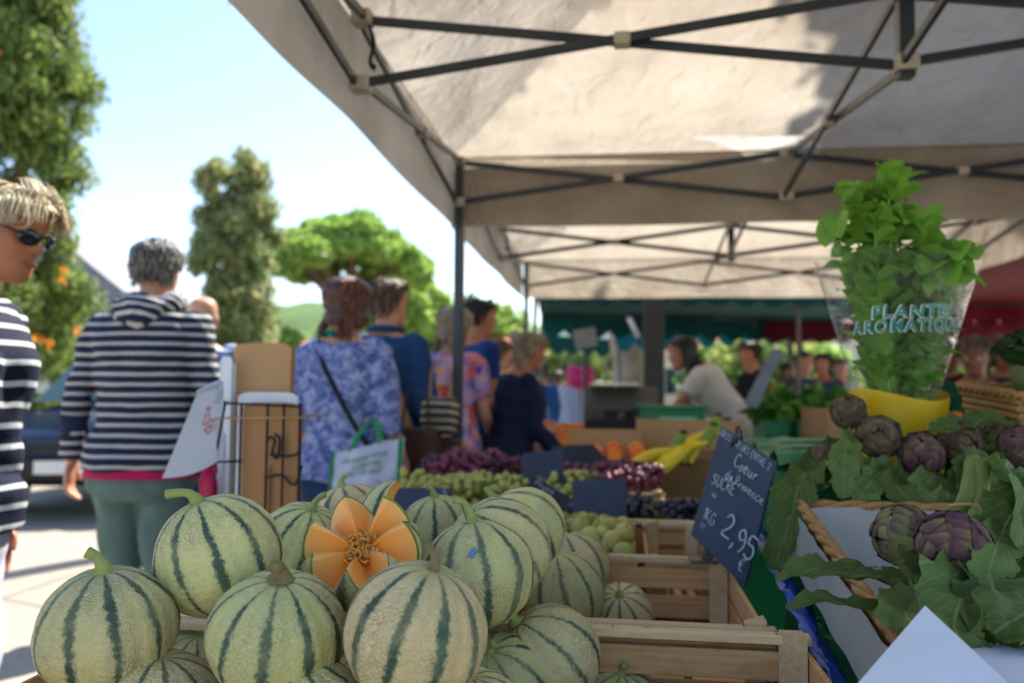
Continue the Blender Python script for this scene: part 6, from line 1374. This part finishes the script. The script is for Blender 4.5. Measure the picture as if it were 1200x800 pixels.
    if cuff:
        for sd in 'LR':
            a, e, w, u, f = arm[sd]; q0 = e.lerp(w, max(0, sleeve - 1 - .28)) if sleeve > 1 else a.lerp(e, sleeve - .2); q1 = e.lerp(w, sleeve - 1 + .05) if sleeve > 1 else a.lerp(e, sleeve)
            part('cuff', MB().tube([q0 * s, q1 * s], [.056 * s, .05 * s], 16), cuff, tp)
    # bottoms
    m = MB(); m.loft([ring(z, hx * fat + .014, hy * fat + .014, 0, 28) for z, hx, hy in ((.76, .13, .09), (.82, .158, .11), (.88, .162, .113), (.925, .14, .095))])
    for sd, q in (('L', -1), ('R', 1)):
        p = L[sd]; P = [p[0] + Vector((0, 0, -.04)), p[0].lerp(p[1], .4), p[1], p[1].lerp(p[2], .45), p[2] + Vector((0, 0, .02))]; rr = [.098 * fat, .093, .075, .07, .062]
        if short: P = P[:3] + [p[1].lerp(p[2], .12)]; rr = rr[:3] + [.08]
        limb(m, P, rr, 16, 4)
    m.v = [tuple(c * s for c in v) for v in m.v]
    part('trousers', fuse(m, voxel * 1.1, 3, disp * 1.1, .1, px + 3), bottom, t)
    for sd in 'LR':
        p = L[sd][2]; part('shoe', MB().tube([(p + Vector((0, -.055, -.045))) * s, (p + Vector((0, .02, -.04))) * s, (p + Vector((0, .13, -.055))) * s, (p + Vector((0, .185, -.062))) * s], [.04 * s, .046 * s, .04 * s, .018 * s], 12, 4), M_SHOE, t)
    # hair
    g = random.Random(px * 3 + 1); m = MB(); hl = hair_len
    def scalp(a, e): # a azimuth (0 = front), e elevation
        z = -.06 + .1765 * e; r = head_ring(min(.116, z), 72, .006, False); return r[int((a / (2 * PI) + .25) * 72) % 72]
    def allowed(a, e):
        fr = math.cos(a)          # 1 front, -1 nape
        lim = .86 if fr > .75 else (.62 + .24 * max(0, fr - .1) / .65 if fr > .1 else (.42 if fr > -.35 else (.05 if style != 'high' else .2)))
        return e > lim
    if style != 'bald':
        rs = []
        for e in np.linspace(0.02, 1.0, 14):
            z = -.06 + .1765 * e; rr = head_ring(min(.1162, z), 40, .008 + vol * .8, False); rr = [p if allowed(((k / 40) - .25) * 2 * PI, e + .06) else Vector((p.x * (.86 if not vol else .66), (p.y * (.8 if not vol else .55)) if p.y > 0 else p.y, p.z)) for k, p in enumerate(rr)]; rs.append([T @ p for p in rr])
        m.loft(rs)
        if style in ('bob', 'long', 'bobfringe'):
            rs = []; bot = -hl * .62 if style != 'long' else -hl * .75
            for z in np.linspace(bot, .118, 16):
                zc = max(-.05, min(.1155, float(z))); f_, b_, w_ = hprof(zc); lf = (.02 if z > .06 else .026) + vol; k_ = 1.0 if z > bot + .03 else .9
                if z < -.05: b_ = hprof(-.02)[1] + .2 * (z + .05) * (1 if style == 'bob' else -.1); w_ = .072
                rr = []
                for k in range(40):
                    a = 2 * PI * k / 40; x = (w_ + lf) * math.cos(a) * k_; hy = (f_ - b_) / 2 + lf; y_ = (f_ + b_) / 2 + hy * math.sin(a) * k_
                    if z < .075: y_ = min(y_, (.012 if style != 'bobfringe' else -.012) + .06 * max(0, (z - .03) / .045))
                    rr.append(T @ Vector((x * (1 + .02 * math.sin(a * 9 + z * 20)), y_, float(z) + (.006 * math.sin(a * 7) if z < bot + .02 else 0))))
                rs.append(rr)
            m.loft(rs)
        for k in range(hairN):
            for _ in range(30):
                a = g.uniform(-PI, PI); e = g.random() ** .8
                if allowed(a, e): break
            p = scalp(a, e); pts = [p.copy()]; ln = hl * g.uniform(.75, 1.15) * (.5 if style in ('fringe', 'bobfringe') and p.y > .03 else 1.0); st = ln / 6; lift = .012 + .012 * g.random() + vol * (1 if p.z > -.02 else .6)
            part_dir = Vector((math.copysign(1, p.x) * .45 if style in ('bob', 'long') else g.uniform(-.5, .5) + (math.copysign(.7, p.x) if style in ('fringe', 'bobfringe') else 0), .6 if (p.y > .02 and style in ('short', 'fringe', 'bobfringe')) else -.5, -.25 if p.z > .06 else -1))
            q = p.copy()
            for j in range(6):
                q = q + part_dir.normalized() * st; part_dir.z -= .35
                c = Vector((0, -.008, min(q.z, .04) * .9 if q.z < .04 else .02)); 
                if q.z > -.09:
                    f_, b_, w_ = hprof(max(-.05, min(.112, q.z))); w2, hy = w_ + lift, (f_ - b_) / 2 + lift; cy = (f_ + b_) / 2
                    k_ = math.hypot(q.x / w2, (q.y - cy) / hy)
                    if q.z > .1: q.z = min(q.z, .116 + lift)
                    if k_ > 1e-3 and (k_ < 1 or k_ > 1.12): q = Vector((q.x / k_, cy + (q.y - cy) / k_, q.z))
                    if (style not in ('fringe', 'bobfringe') or q.z < .02) and q.y > cy + hy * (.55 if style != 'bobfringe' else .0) and q.z < .05: q.y = cy + hy * (.55 if style != 'bobfringe' else .0)
                    if q.z > .02:
                        e_ = Vector((q.x / (.076 + lift), (q.y + .006) / (.1 + lift), (q.z - .02) / (.098 + lift))); kk = e_.length
                        if kk < 1: q = Vector((q.x / kk, (q.y + .006) / kk - .006, .02 + (q.z - .02) / kk))
                pts.append(q.copy())
            rr0 = g.uniform(.004, .0075) * min(1, (260 / hairN) ** .5); m.tube([T @ v for v in pts], [rr0 * .7, rr0, rr0, rr0 * .95, rr0 * .85, rr0 * .65, rr0 * .25], 5, 2, flat=.6)
        if style == 'bun': m.ell(T @ Vector((0, -.125, .06)), (.045, .04, .045), None, 14, 10)
        m.v = [tuple(c * s for c in v) for v in m.v]; part('hair', m, HM[hair], t, kind='stuff')
    if eyes:
        for q in (-1, 1):
            e_ = part('eye', MB().ell((T @ Vector((q * .032, .073, .01))) * s, (.0125 * s,) * 3), M_EYEW, t); part('iris', MB().ell((T @ Vector((q * .032, .0835, .01))) * s, (.005 * s, .003 * s, .005 * s)), M_IRIS, e_)
            part('eyebrow', MB().tube([(T @ Vector((q * x_, .094 - (x_ - .015) * .3, z_))) * s for x_, z_ in ((.015, .026), (.032, .031), (.05, .024))], [.003 * s, .004 * s, .002 * s], 6, 3), HM[hair], t)
        part('lips', MB().ell((T @ Vector((0, .091, -.058))) * s, (.022 * s, .006 * s, .008 * s)), M_LIP, t)
    if extra: extra(t, T, s, arm, bend)
    return t
def strap(t, pts, s, w=.02, mat=None, name='strap'): part(name, MB().tube([Vector(p) * s for p in pts], w * s, 6, 4, flat=.25), mat or M_STRAP, t)

M_TNAVY = stripe_mat('tee_navy_stripe', '#1a2138', '#cfd2da', .046, .27, .1, -.25); M_HOOD = stripe_mat('hoodie_stripe', '#1e2640', '#bcb8b4', .036, .31, .2)
M_WTROU = cloth('white_trousers', '#c9c6d6', '#b8b4c8'); M_SAGE = cloth('sage_trousers', '#5f7470', '#546862'); M_JEAN = cloth('jeans_blue', '#2a4166', '#1f3354'); M_JEAND = cloth('jeans_dark', '#1c2436', '#151c2c'); M_NAVY = cloth('navy_cloth', '#1f2740', '#181f36'); M_NAVYC = cloth('navy_cuff', '#262c48', '#1f253c'); M_MAG = cloth('magenta_cloth', '#b8205a', '#a01a4e'); M_DENIM = cloth('denim_jacket', '#22466e', '#1a3a60'); M_BLUET = cloth('blue_tee', '#1d3f7c', '#17356a'); M_WTEE = cloth('white_tee', '#cfc8c2', '#bdb6b0'); M_BLK = cloth('black_cloth', '#1d1c20', '#141418'); M_BLUEF = batik_mat(); M_FLORAL = print_mat('floral_print', ['#e0305a', '#e8a820', '#d8b0d0', '#5a38b0', '#e06020', '#3070c0'], 15, '#d8a8c0')
M_TAN = pm('tan_leather', '#b08a5e', '#9a764c', 14, .6, .2); M_BROWN = pm('brown_leather', '#4a2c1e', '#382016', 14, .55, .25); M_GREENH = pm('green_webbing', '#0f8a4a', '#0c7a40', 14, .6, .2); M_COTTON = pm('cotton_white', '#c8c4bc', '#b8b4ac', 14, .8, .2)

# woman with sunglasses at the left edge, in profile
def ex_blonde(t, T, s, arm, bend):
    gl = part('sunglasses', MB().tube([(T @ Vector((-.072, .0, .012))) * s, (T @ Vector((-.074, .06, .014))) * s, (T @ Vector((-.06, .094, .012))) * s, (T @ Vector((0, .108, .014))) * s, (T @ Vector((.06, .094, .012))) * s, (T @ Vector((.074, .06, .014))) * s, (T @ Vector((.072, 0, .012))) * s], .003 * s, 6, 4), M_CARBLK, t)
    for q in (-1, 1): part('lens', MB().ell((T @ Vector((q * .036, .099, .006))) * s, (.029 * s, .006 * s, .021 * s), (T.to_3x3() @ Matrix.Rotation(-q * .35, 3, 'Z'))), M_SUNG, gl)
    part('lips', MB().ell((T @ Vector((0, .092, -.058))) * s, (.022 * s, .006 * s, .0085 * s)), M_LIP, t)
person('blonde woman in sunglasses and navy striped top, seen in profile looking down at the melons', -72, 1.66, 1.61, -90, M_TNAVY, 1.55, M_WTROU, 'blonde', 'bobfringe', 'tan', 'f', .08, {'R': ((.1, .08, -1), (-.05, .5, -1)), 'L': ((-.1, -.1, -1), (0, .1, -1))}, (0, .26), .0075, (0, 0), 1.1, 3200, hair_len=.15, hfwd=.085, extra=ex_blonde, vol=.02, curl=.38)
# man in striped hoodie, back view
def ex_hood(t, T, s, arm, bend):
    rs = []
    for i in range(25):
        a = 2 * PI * i / 24; rx = .1 + .03 * abs(math.sin(a)); c = Vector((math.cos(a) * .105, -.03 + math.sin(a) * .085, 1.5 - .028 * math.sin(a) ** 2 * (1 if math.sin(a) < 0 else -.6) + .01 * math.cos(3 * a)))
        rs.append(c)
    part('hood', fuse(MB().tube([bend(p) * s for p in rs], .034 * s, 12).ell(bend((0, -.115, 1.465)) * s, (.1 * s, .05 * s, .07 * s)), .011, 2, .008, .05, 3), M_HOODH, t)
    part('hood_lining', MB().tube([bend(p + Vector((0, .005, .033))) * s for p in rs], .014 * s, 8), cloth('hood_lining_grey', '#9aa0aa', '#858c98'), t)
    m = MB(); m.loft([[Vector(p) * s for p in ring(z, hx, hy, 0, 28)] for z, hx, hy in ((.85, .212, .158), (.905, .208, .155))], cap=False); part('undershirt_hem', m, M_MAG, t)
    a, e, w, u, f = arm['L']; part('bracelet', MB().tube([(w + f * -.035 + Vector((.031 * math.cos(k), .034 * math.sin(k), 0))) * s for k in np.linspace(0, 2 * PI, 17)], .009 * s, 6), M_STRAP, t)
M_HOODH = stripe_mat('hood_stripe', '#222a44', '#c9c6c2', .034, .38, .2, .6)
person('man with grey hair in a navy and white striped hoodie and sage trousers, back turned', 172, 2.78, 1.685, 4, M_HOOD, 1.55, M_SAGE, 'grey', 'short', 'fair', 'm', .05, {'L': ((-.36, -.06, -1), (-.1, .06, -1)), 'R': ((.3, .0, -1), (.05, .4, -1))}, (.1, .12), .0095, (.06, -.04), 1.12, 800, hair_len=.038, cuff=M_NAVYC, extra=ex_hood, hem=.88, disp=.012)
# half hidden bald man in blue behind the hoodie
person('pink-headed man in a blue striped shirt mostly hidden behind the striped hoodie', 235, 3.9, 1.6, 25, stripe_mat('shirt_blue_stripe', '#27457e', '#a8b8d8', .03, .4), .45, M_JEAN, 'ash', 'bald', 'fair', 'm', 0, None, (0, .1), .016, fat=1.05)
# woman in blue patterned blouse
def ex_blue(t, T, s, arm, bend):
    strap(t, [bend(p) for p in ((-.1, -.02, 1.47), (-.06, -.12, 1.4), (.03, -.14, 1.25), (.12, -.13, 1.1), (.17, -.06, 1.0))], s, .011, M_STRAP, 'bag_strap')
    part('collar_scarf', MB().tube([bend((.085 * math.cos(a), -.02 + .07 * math.sin(a), 1.485 + .02 * math.sin(a * 2))) * s for a in np.linspace(PI * .9, PI * 1.5, 9)], [.012 * s] * 9, 8), cloth('teal_scarf', '#14706a', '#0e5a58'), t)
person('woman with reddish-brown bob in a blue and white patterned blouse and jeans, back turned', 402, 3.05, 1.58, -6, M_BLUEF, .95, M_JEAN, 'brown', 'bob', 'fair', 'f', .03, {'L': ((-.16, .02, -1), (.1, .5, -.8)), 'R': ((.2, .02, -1), (.0, .62, -.72))}, (-.25, .1), .0105, (0, .03), 1.0, 420, hair_len=.17, extra=ex_blue)
# man in denim jacket, tan strap
def ex_denim(t, T, s, arm, bend):
    strap(t, [bend(p) for p in ((-.02, .06, 1.46), (.02, -.05, 1.5), (.06, -.13, 1.36), (.15, -.15, 1.15), (.2, -.12, 1.0))], s, .03, M_TAN, 'bag_strap')
    part('collar', MB().tube([bend((.08 * math.cos(a), -.02 + .075 * math.sin(a), 1.495)) * s for a in np.linspace(0, 2 * PI, 17)], .018 * s, 8), M_DENIM, t)
person('man with short brown hair in a blue denim jacket with a tan shoulder strap', 450, 3.7, 1.66, -14, M_DENIM, 1.75, M_JEAND, 'mid', 'short', 'fair', 'm', .04, {'R': ((.2, .02, -1), (-.1, .6, -.7))}, (-.4, .05), .013, fat=.97, hairN=260, hair_len=.06, extra=ex_denim)
# woman in floral top
person('woman with ash-blond bob in a bright floral top, back turned behind the tent leg', 527, 4.15, 1.575, -18, M_FLORAL, .6, M_NAVY, 'ash', 'bob', 'fair', 'f', .06, {'R': ((.2, .05, -1), (-.1, .7, -.6))}, (-.3, .12), .014, fat=1.0, hairN=260, hair_len=.15)
person('dark-haired man in a royal blue tee-shirt partly behind the tent leg', 553, 4.75, 1.68, -55, M_BLUET, .5, M_JEAND, 'dark', 'short', 'tan', 'm', .06, {'R': ((.12, .12, -1), (-.1, .75, -.5))}, (0, .15), .015, hairN=200, hair_len=.05)
person('short grey-haired woman in a white top peering between the shoppers', 578, 5.9, 1.5, -75, M_WTEE, .6, M_JEAN, 'mid', 'short', 'fair', 'f', .1, None, (.2, .25), .016, hairN=200, hair_len=.07, eyes=True)
person('elderly woman with a pinned-up grey bun in a navy jacket bending over the stall', 592, 4.2, 1.46, -62, M_NAVY, 1.8, M_JEAND, 'ash', 'bun', 'tan', 'f', .22, {'R': ((.1, .15, -1), (-.1, .75, -.65)), 'L': ((-.1, .3, -1), (.1, .9, -.4))}, (0, .15), .013, fat=1.12, hairN=260, hair_len=.09, eyes=True)
# seller
def ex_seller(t, T, s, arm, bend):
    m = MB(); rs = [[bend(p) * s for p in ring(z, hx, hy, 0, 28)] for z, hx, hy in ((.45, .2, .16), (.7, .195, .15), (.9, .196, .15), (1.08, .16, .132))]; m.loft(rs, cap=False); part('apron', m, M_BLK, t)
    part('apron_tie', MB().tube([bend(p) * s for p in ((-.05, -.09, 1.46), (-.03, -.13, 1.3), (.02, -.135, 1.15), (.05, -.13, 1.06))], .011 * s, 6, 4), M_BLK, t)
person('market seller with long dark hair in white tee-shirt and black apron leaning over the crates', 872, 5.5, 1.64, 82, M_WTEE, .5, M_BLK, 'dark', 'long', 'tan', 'f', .62, {'R': ((.1, .55, -.8), (-.05, .7, -.7)), 'L': ((-.1, .6, -.75), (.1, .75, -.65))}, (.1, .0), .013, hairN=320, hair_len=.42, extra=ex_seller, eyes=True)
person('young man with black hair in a black tee-shirt behind the grey slate', 884, 7.2, 1.58, 100, M_BLK, .6, M_BLK, 'dark', 'short', 'tan', 'm', .05, None, (0, .15), .016, hairN=180, hair_len=.06, eyes=True)
# people on the right behind the basil
person('trader in a dark green tee-shirt behind the tomato crate', 1146, 4.5, 1.44, 150, cloth('green_tee', '#124a34', '#0e3c2a'), .5, M_BLK, 'mid', 'short', 'deep', 'm', .15, None, (0, .3), .016, hairN=180, hair_len=.06, eyes=True)
person('shopper in a maroon top beneath the large red awning', 1105, 5.6, 1.5, 190, cloth('maroon_top', '#4a1c22', '#3a151a'), .6, M_JEAND, 'dark', 'bob', 'deep', 'f', .1, None, (0, .2), .018, hairN=160, hair_len=.15, eyes=True)
person('shopper in a brown jacket at the far side under the red awning', 1175, 5.2, 1.5, 170, cloth('brown_jacket', '#4a2f28', '#38241e'), 1.7, M_JEAND, 'brown', 'bob', 'deep', 'f', .1, None, (0, .25), .018, hairN=160, hair_len=.18, eyes=True)
# the crowd further down the market
CR = [(636, 9.5, 1.56, 20, '#2f5f9e', 'dark', 'short', 'f', 'shopper in a bright blue top with dark hair in the distant crowd'), (652, 11.5, 1.6, -20, '#3a3440', 'mid', 'short', 'm', 'shopper in a dark jacket at the head of the distant crowd'), (671, 10.8, 1.6, 5, '#b8c0d4', 'dark', 'bob', 'f', 'woman in a pale lilac shirt walking away in the distant crowd'), (690, 12.5, 1.58, 15, '#22304a', 'dark', 'short', 'm', 'man in navy beside the pale-shirted woman in the distant crowd'), (645, 13.5, 1.6, -10, '#c2456a', 'brown', 'bob', 'f', 'woman in a pink top further off in the distant crowd'), (661, 15.0, 1.62, 170, '#8a5a3a', 'brown', 'short', 'm', 'man in a brown shirt far down the market'), (702, 14.0, 1.6, 0, '#6a88b8', 'ash', 'short', 'm', 'man in a light blue shirt beyond the pink balloon'), (625, 12.2, 1.6, 30, '#4a4a52', 'grey', 'short', 'm', 'grey-clad man walking beyond the navy-jacketed woman'), (940, 8.6, 1.62, 200, '#5a5260', 'dark', 'short', 'm', 'man in a grey-violet shirt beneath the dull red awning'), (965, 8.0, 1.55, 160, '#3a4a6a', 'dark', 'bob', 'f', 'woman in a blue-grey top beneath the dull red awning'), (985, 9.2, 1.6, 180, '#c8c4c0', 'grey', 'short', 'm', 'man in a white shirt beneath the dull red awning'), (922, 9.8, 1.6, 190, '#d8702a', 'brown', 'bob', 'f', 'woman in an orange top beyond the salads')]
for i, (px, y, H, rz, c, hr, st, sx, lab) in enumerate(CR):
    person(lab, px, y, H, rz, cloth('crowd_top_%d' % i, c), .6 if i % 2 else 1.7, [M_JEAN, M_JEAND, M_WTROU, M_BLK][i % 4], hr, st, 'tan' if i % 2 else 'fair', sx, .05, None, (.2 * (i % 3 - 1), .1), .02, (.14, -.14) if i % 2 else (-.1, .12), 1.03, 90, 'crowd further down the market', .16 if st == 'bob' else .06)

# ------------------------------------------------------------------ things carried
def shopping_bag():
    tl, tr, br, bl = atY(390, 531, 2.62), atY(470, 513, 2.62), atY(464, 600, 2.6), atY(384, 610, 2.6); cen = (tl + tr + br + bl) / 4
    t = thing('shopping_bag', 'white shopping bag with green edging and print held by the woman in blue', 'bag', cen)
    def f(u, v, off=0): p = bl.lerp(br, u).lerp(tl.lerp(tr, u), v) - cen; return p + Vector((0, off + (.035 if off > 0 else -.035) * math.sin(PI * u) * (1 - v * .6) + .02 * noise.noise(Vector((u * 4, v * 4, off * 9))), .008 * noise.noise(Vector((u * 5, v * 3, 2)))))
    part('front', MB().grid(lambda u, v: f(u, v, 0), 24, 24), M_BAGW, t); part('back', MB().grid(lambda u, v: f(u, v, .05), 16, 16), M_BAGW, t)
    for u in (0, 1): part('edge_binding', MB().tube([f(u, v) for v in np.linspace(0, 1, 12)], .0075, 6), M_GREENH, t)
    part('edge_binding', MB().tube([f(v, 0) for v in np.linspace(0, 1, 12)], .006, 6), M_GREENH, t)
    hx = atY(438, 492, 2.75) - cen
    for u, o_ in ((.28, 0), (.72, 0)): part('handle', MB().tube([f(u, .97), f(u, 1).lerp(hx, .5) + Vector((.0, 0, .02)), hx], .011, 6, 5, flat=.3), M_GREENH, t)
    def txt(s_, u, v, size, w):
        vs_, fs = text_mesh(s_, size); W_ = max(x for x, _ in vs_); part('print', MB().add([f(u + x / W_ * w, v + y / .24) + Vector((0, -.004, 0)) for x, y in vs_], fs), M_GREENH, t, False)
    txt('UN GESTE POUR', .15, .80, .016, .68); txt('LA NATURE', .32, .70, .014, .42); txt('AVEC CE SAC', .16, .60, .016, .6)
    for k in range(3):
        a0 = k * 2 * PI / 3 + .4; pts = [f(.56 + .1 * math.cos(a0 + d), .22 + .1 * math.sin(a0 + d)) + Vector((0, -.006, 0)) for d in np.linspace(0, 1.5, 6)]; part('recycling_arrow', MB().tube(pts, [.008, .008, .008, .008, .014, .001], 6), M_GREENH, t)
M_BAGW = pm('woven_bag_white', '#c6cce0', '#b4bcd4', 6, .5, .3, 18, transl=.15)
shopping_bag()
def tote(label, px, py, y, w, h, mat, strapmat):
    c = atY(px, py, y); t = thing('shoulder_bag', label, 'bag', c)
    part('body', fuse(MB().loft([[Vector((w / 2 * k * math.copysign(abs(math.cos(a)) ** .5, math.cos(a)), .07 * k * math.copysign(abs(math.sin(a)) ** .7, math.sin(a)), z)) for a in np.linspace(0, 2 * PI, 24, endpoint=False)] for z, k in ((-h / 2, .85), (-h / 4, 1.0), (h / 4, .98), (h / 2, .9))]), .012, 3, .01, .08, px), mat, t)
    part('strap', MB().tube([(-w * .3, 0, h / 2 - .02), (-w * .2, 0, h / 2 + .14), (w * .2, 0, h / 2 + .14), (w * .3, 0, h / 2 - .02)], .012, 6, 5, flat=.4), strapmat, t); part('flap', MB().box((0, -.072, h * .15), (w * .7, .008, h * .4)), mat, t, False, .01)
tote('navy and cream striped cloth bag carried by the man in denim', 516, 487, 3.45, .16, .16, stripe_mat('bag_stripe', '#1c2438', '#b8a890', .035, .5, 0, .2), M_TAN)
tote('brown woven bag hanging below the striped cloth bag', 520, 545, 3.55, .17, .24, pm('brown_weave', '#5a4434', '#3c2c20', 60, .8, .4, 120), M_BROWN)
tote('dark brown leather handbag between the blue blouse and the tent leg', 487, 535, 3.35, .2, .24, M_BROWN, M_BROWN)
tote('pale printed plastic bag held beside the navy-jacketed woman', 633, 520, 4.75, .18, .18, print_mat('bag_print', ['#d8d0e0', '#c88aa0', '#b8b8d8'], 30, '#d0c8d8'), M_COTTON)

bpy.data.scenes.remove(WS)
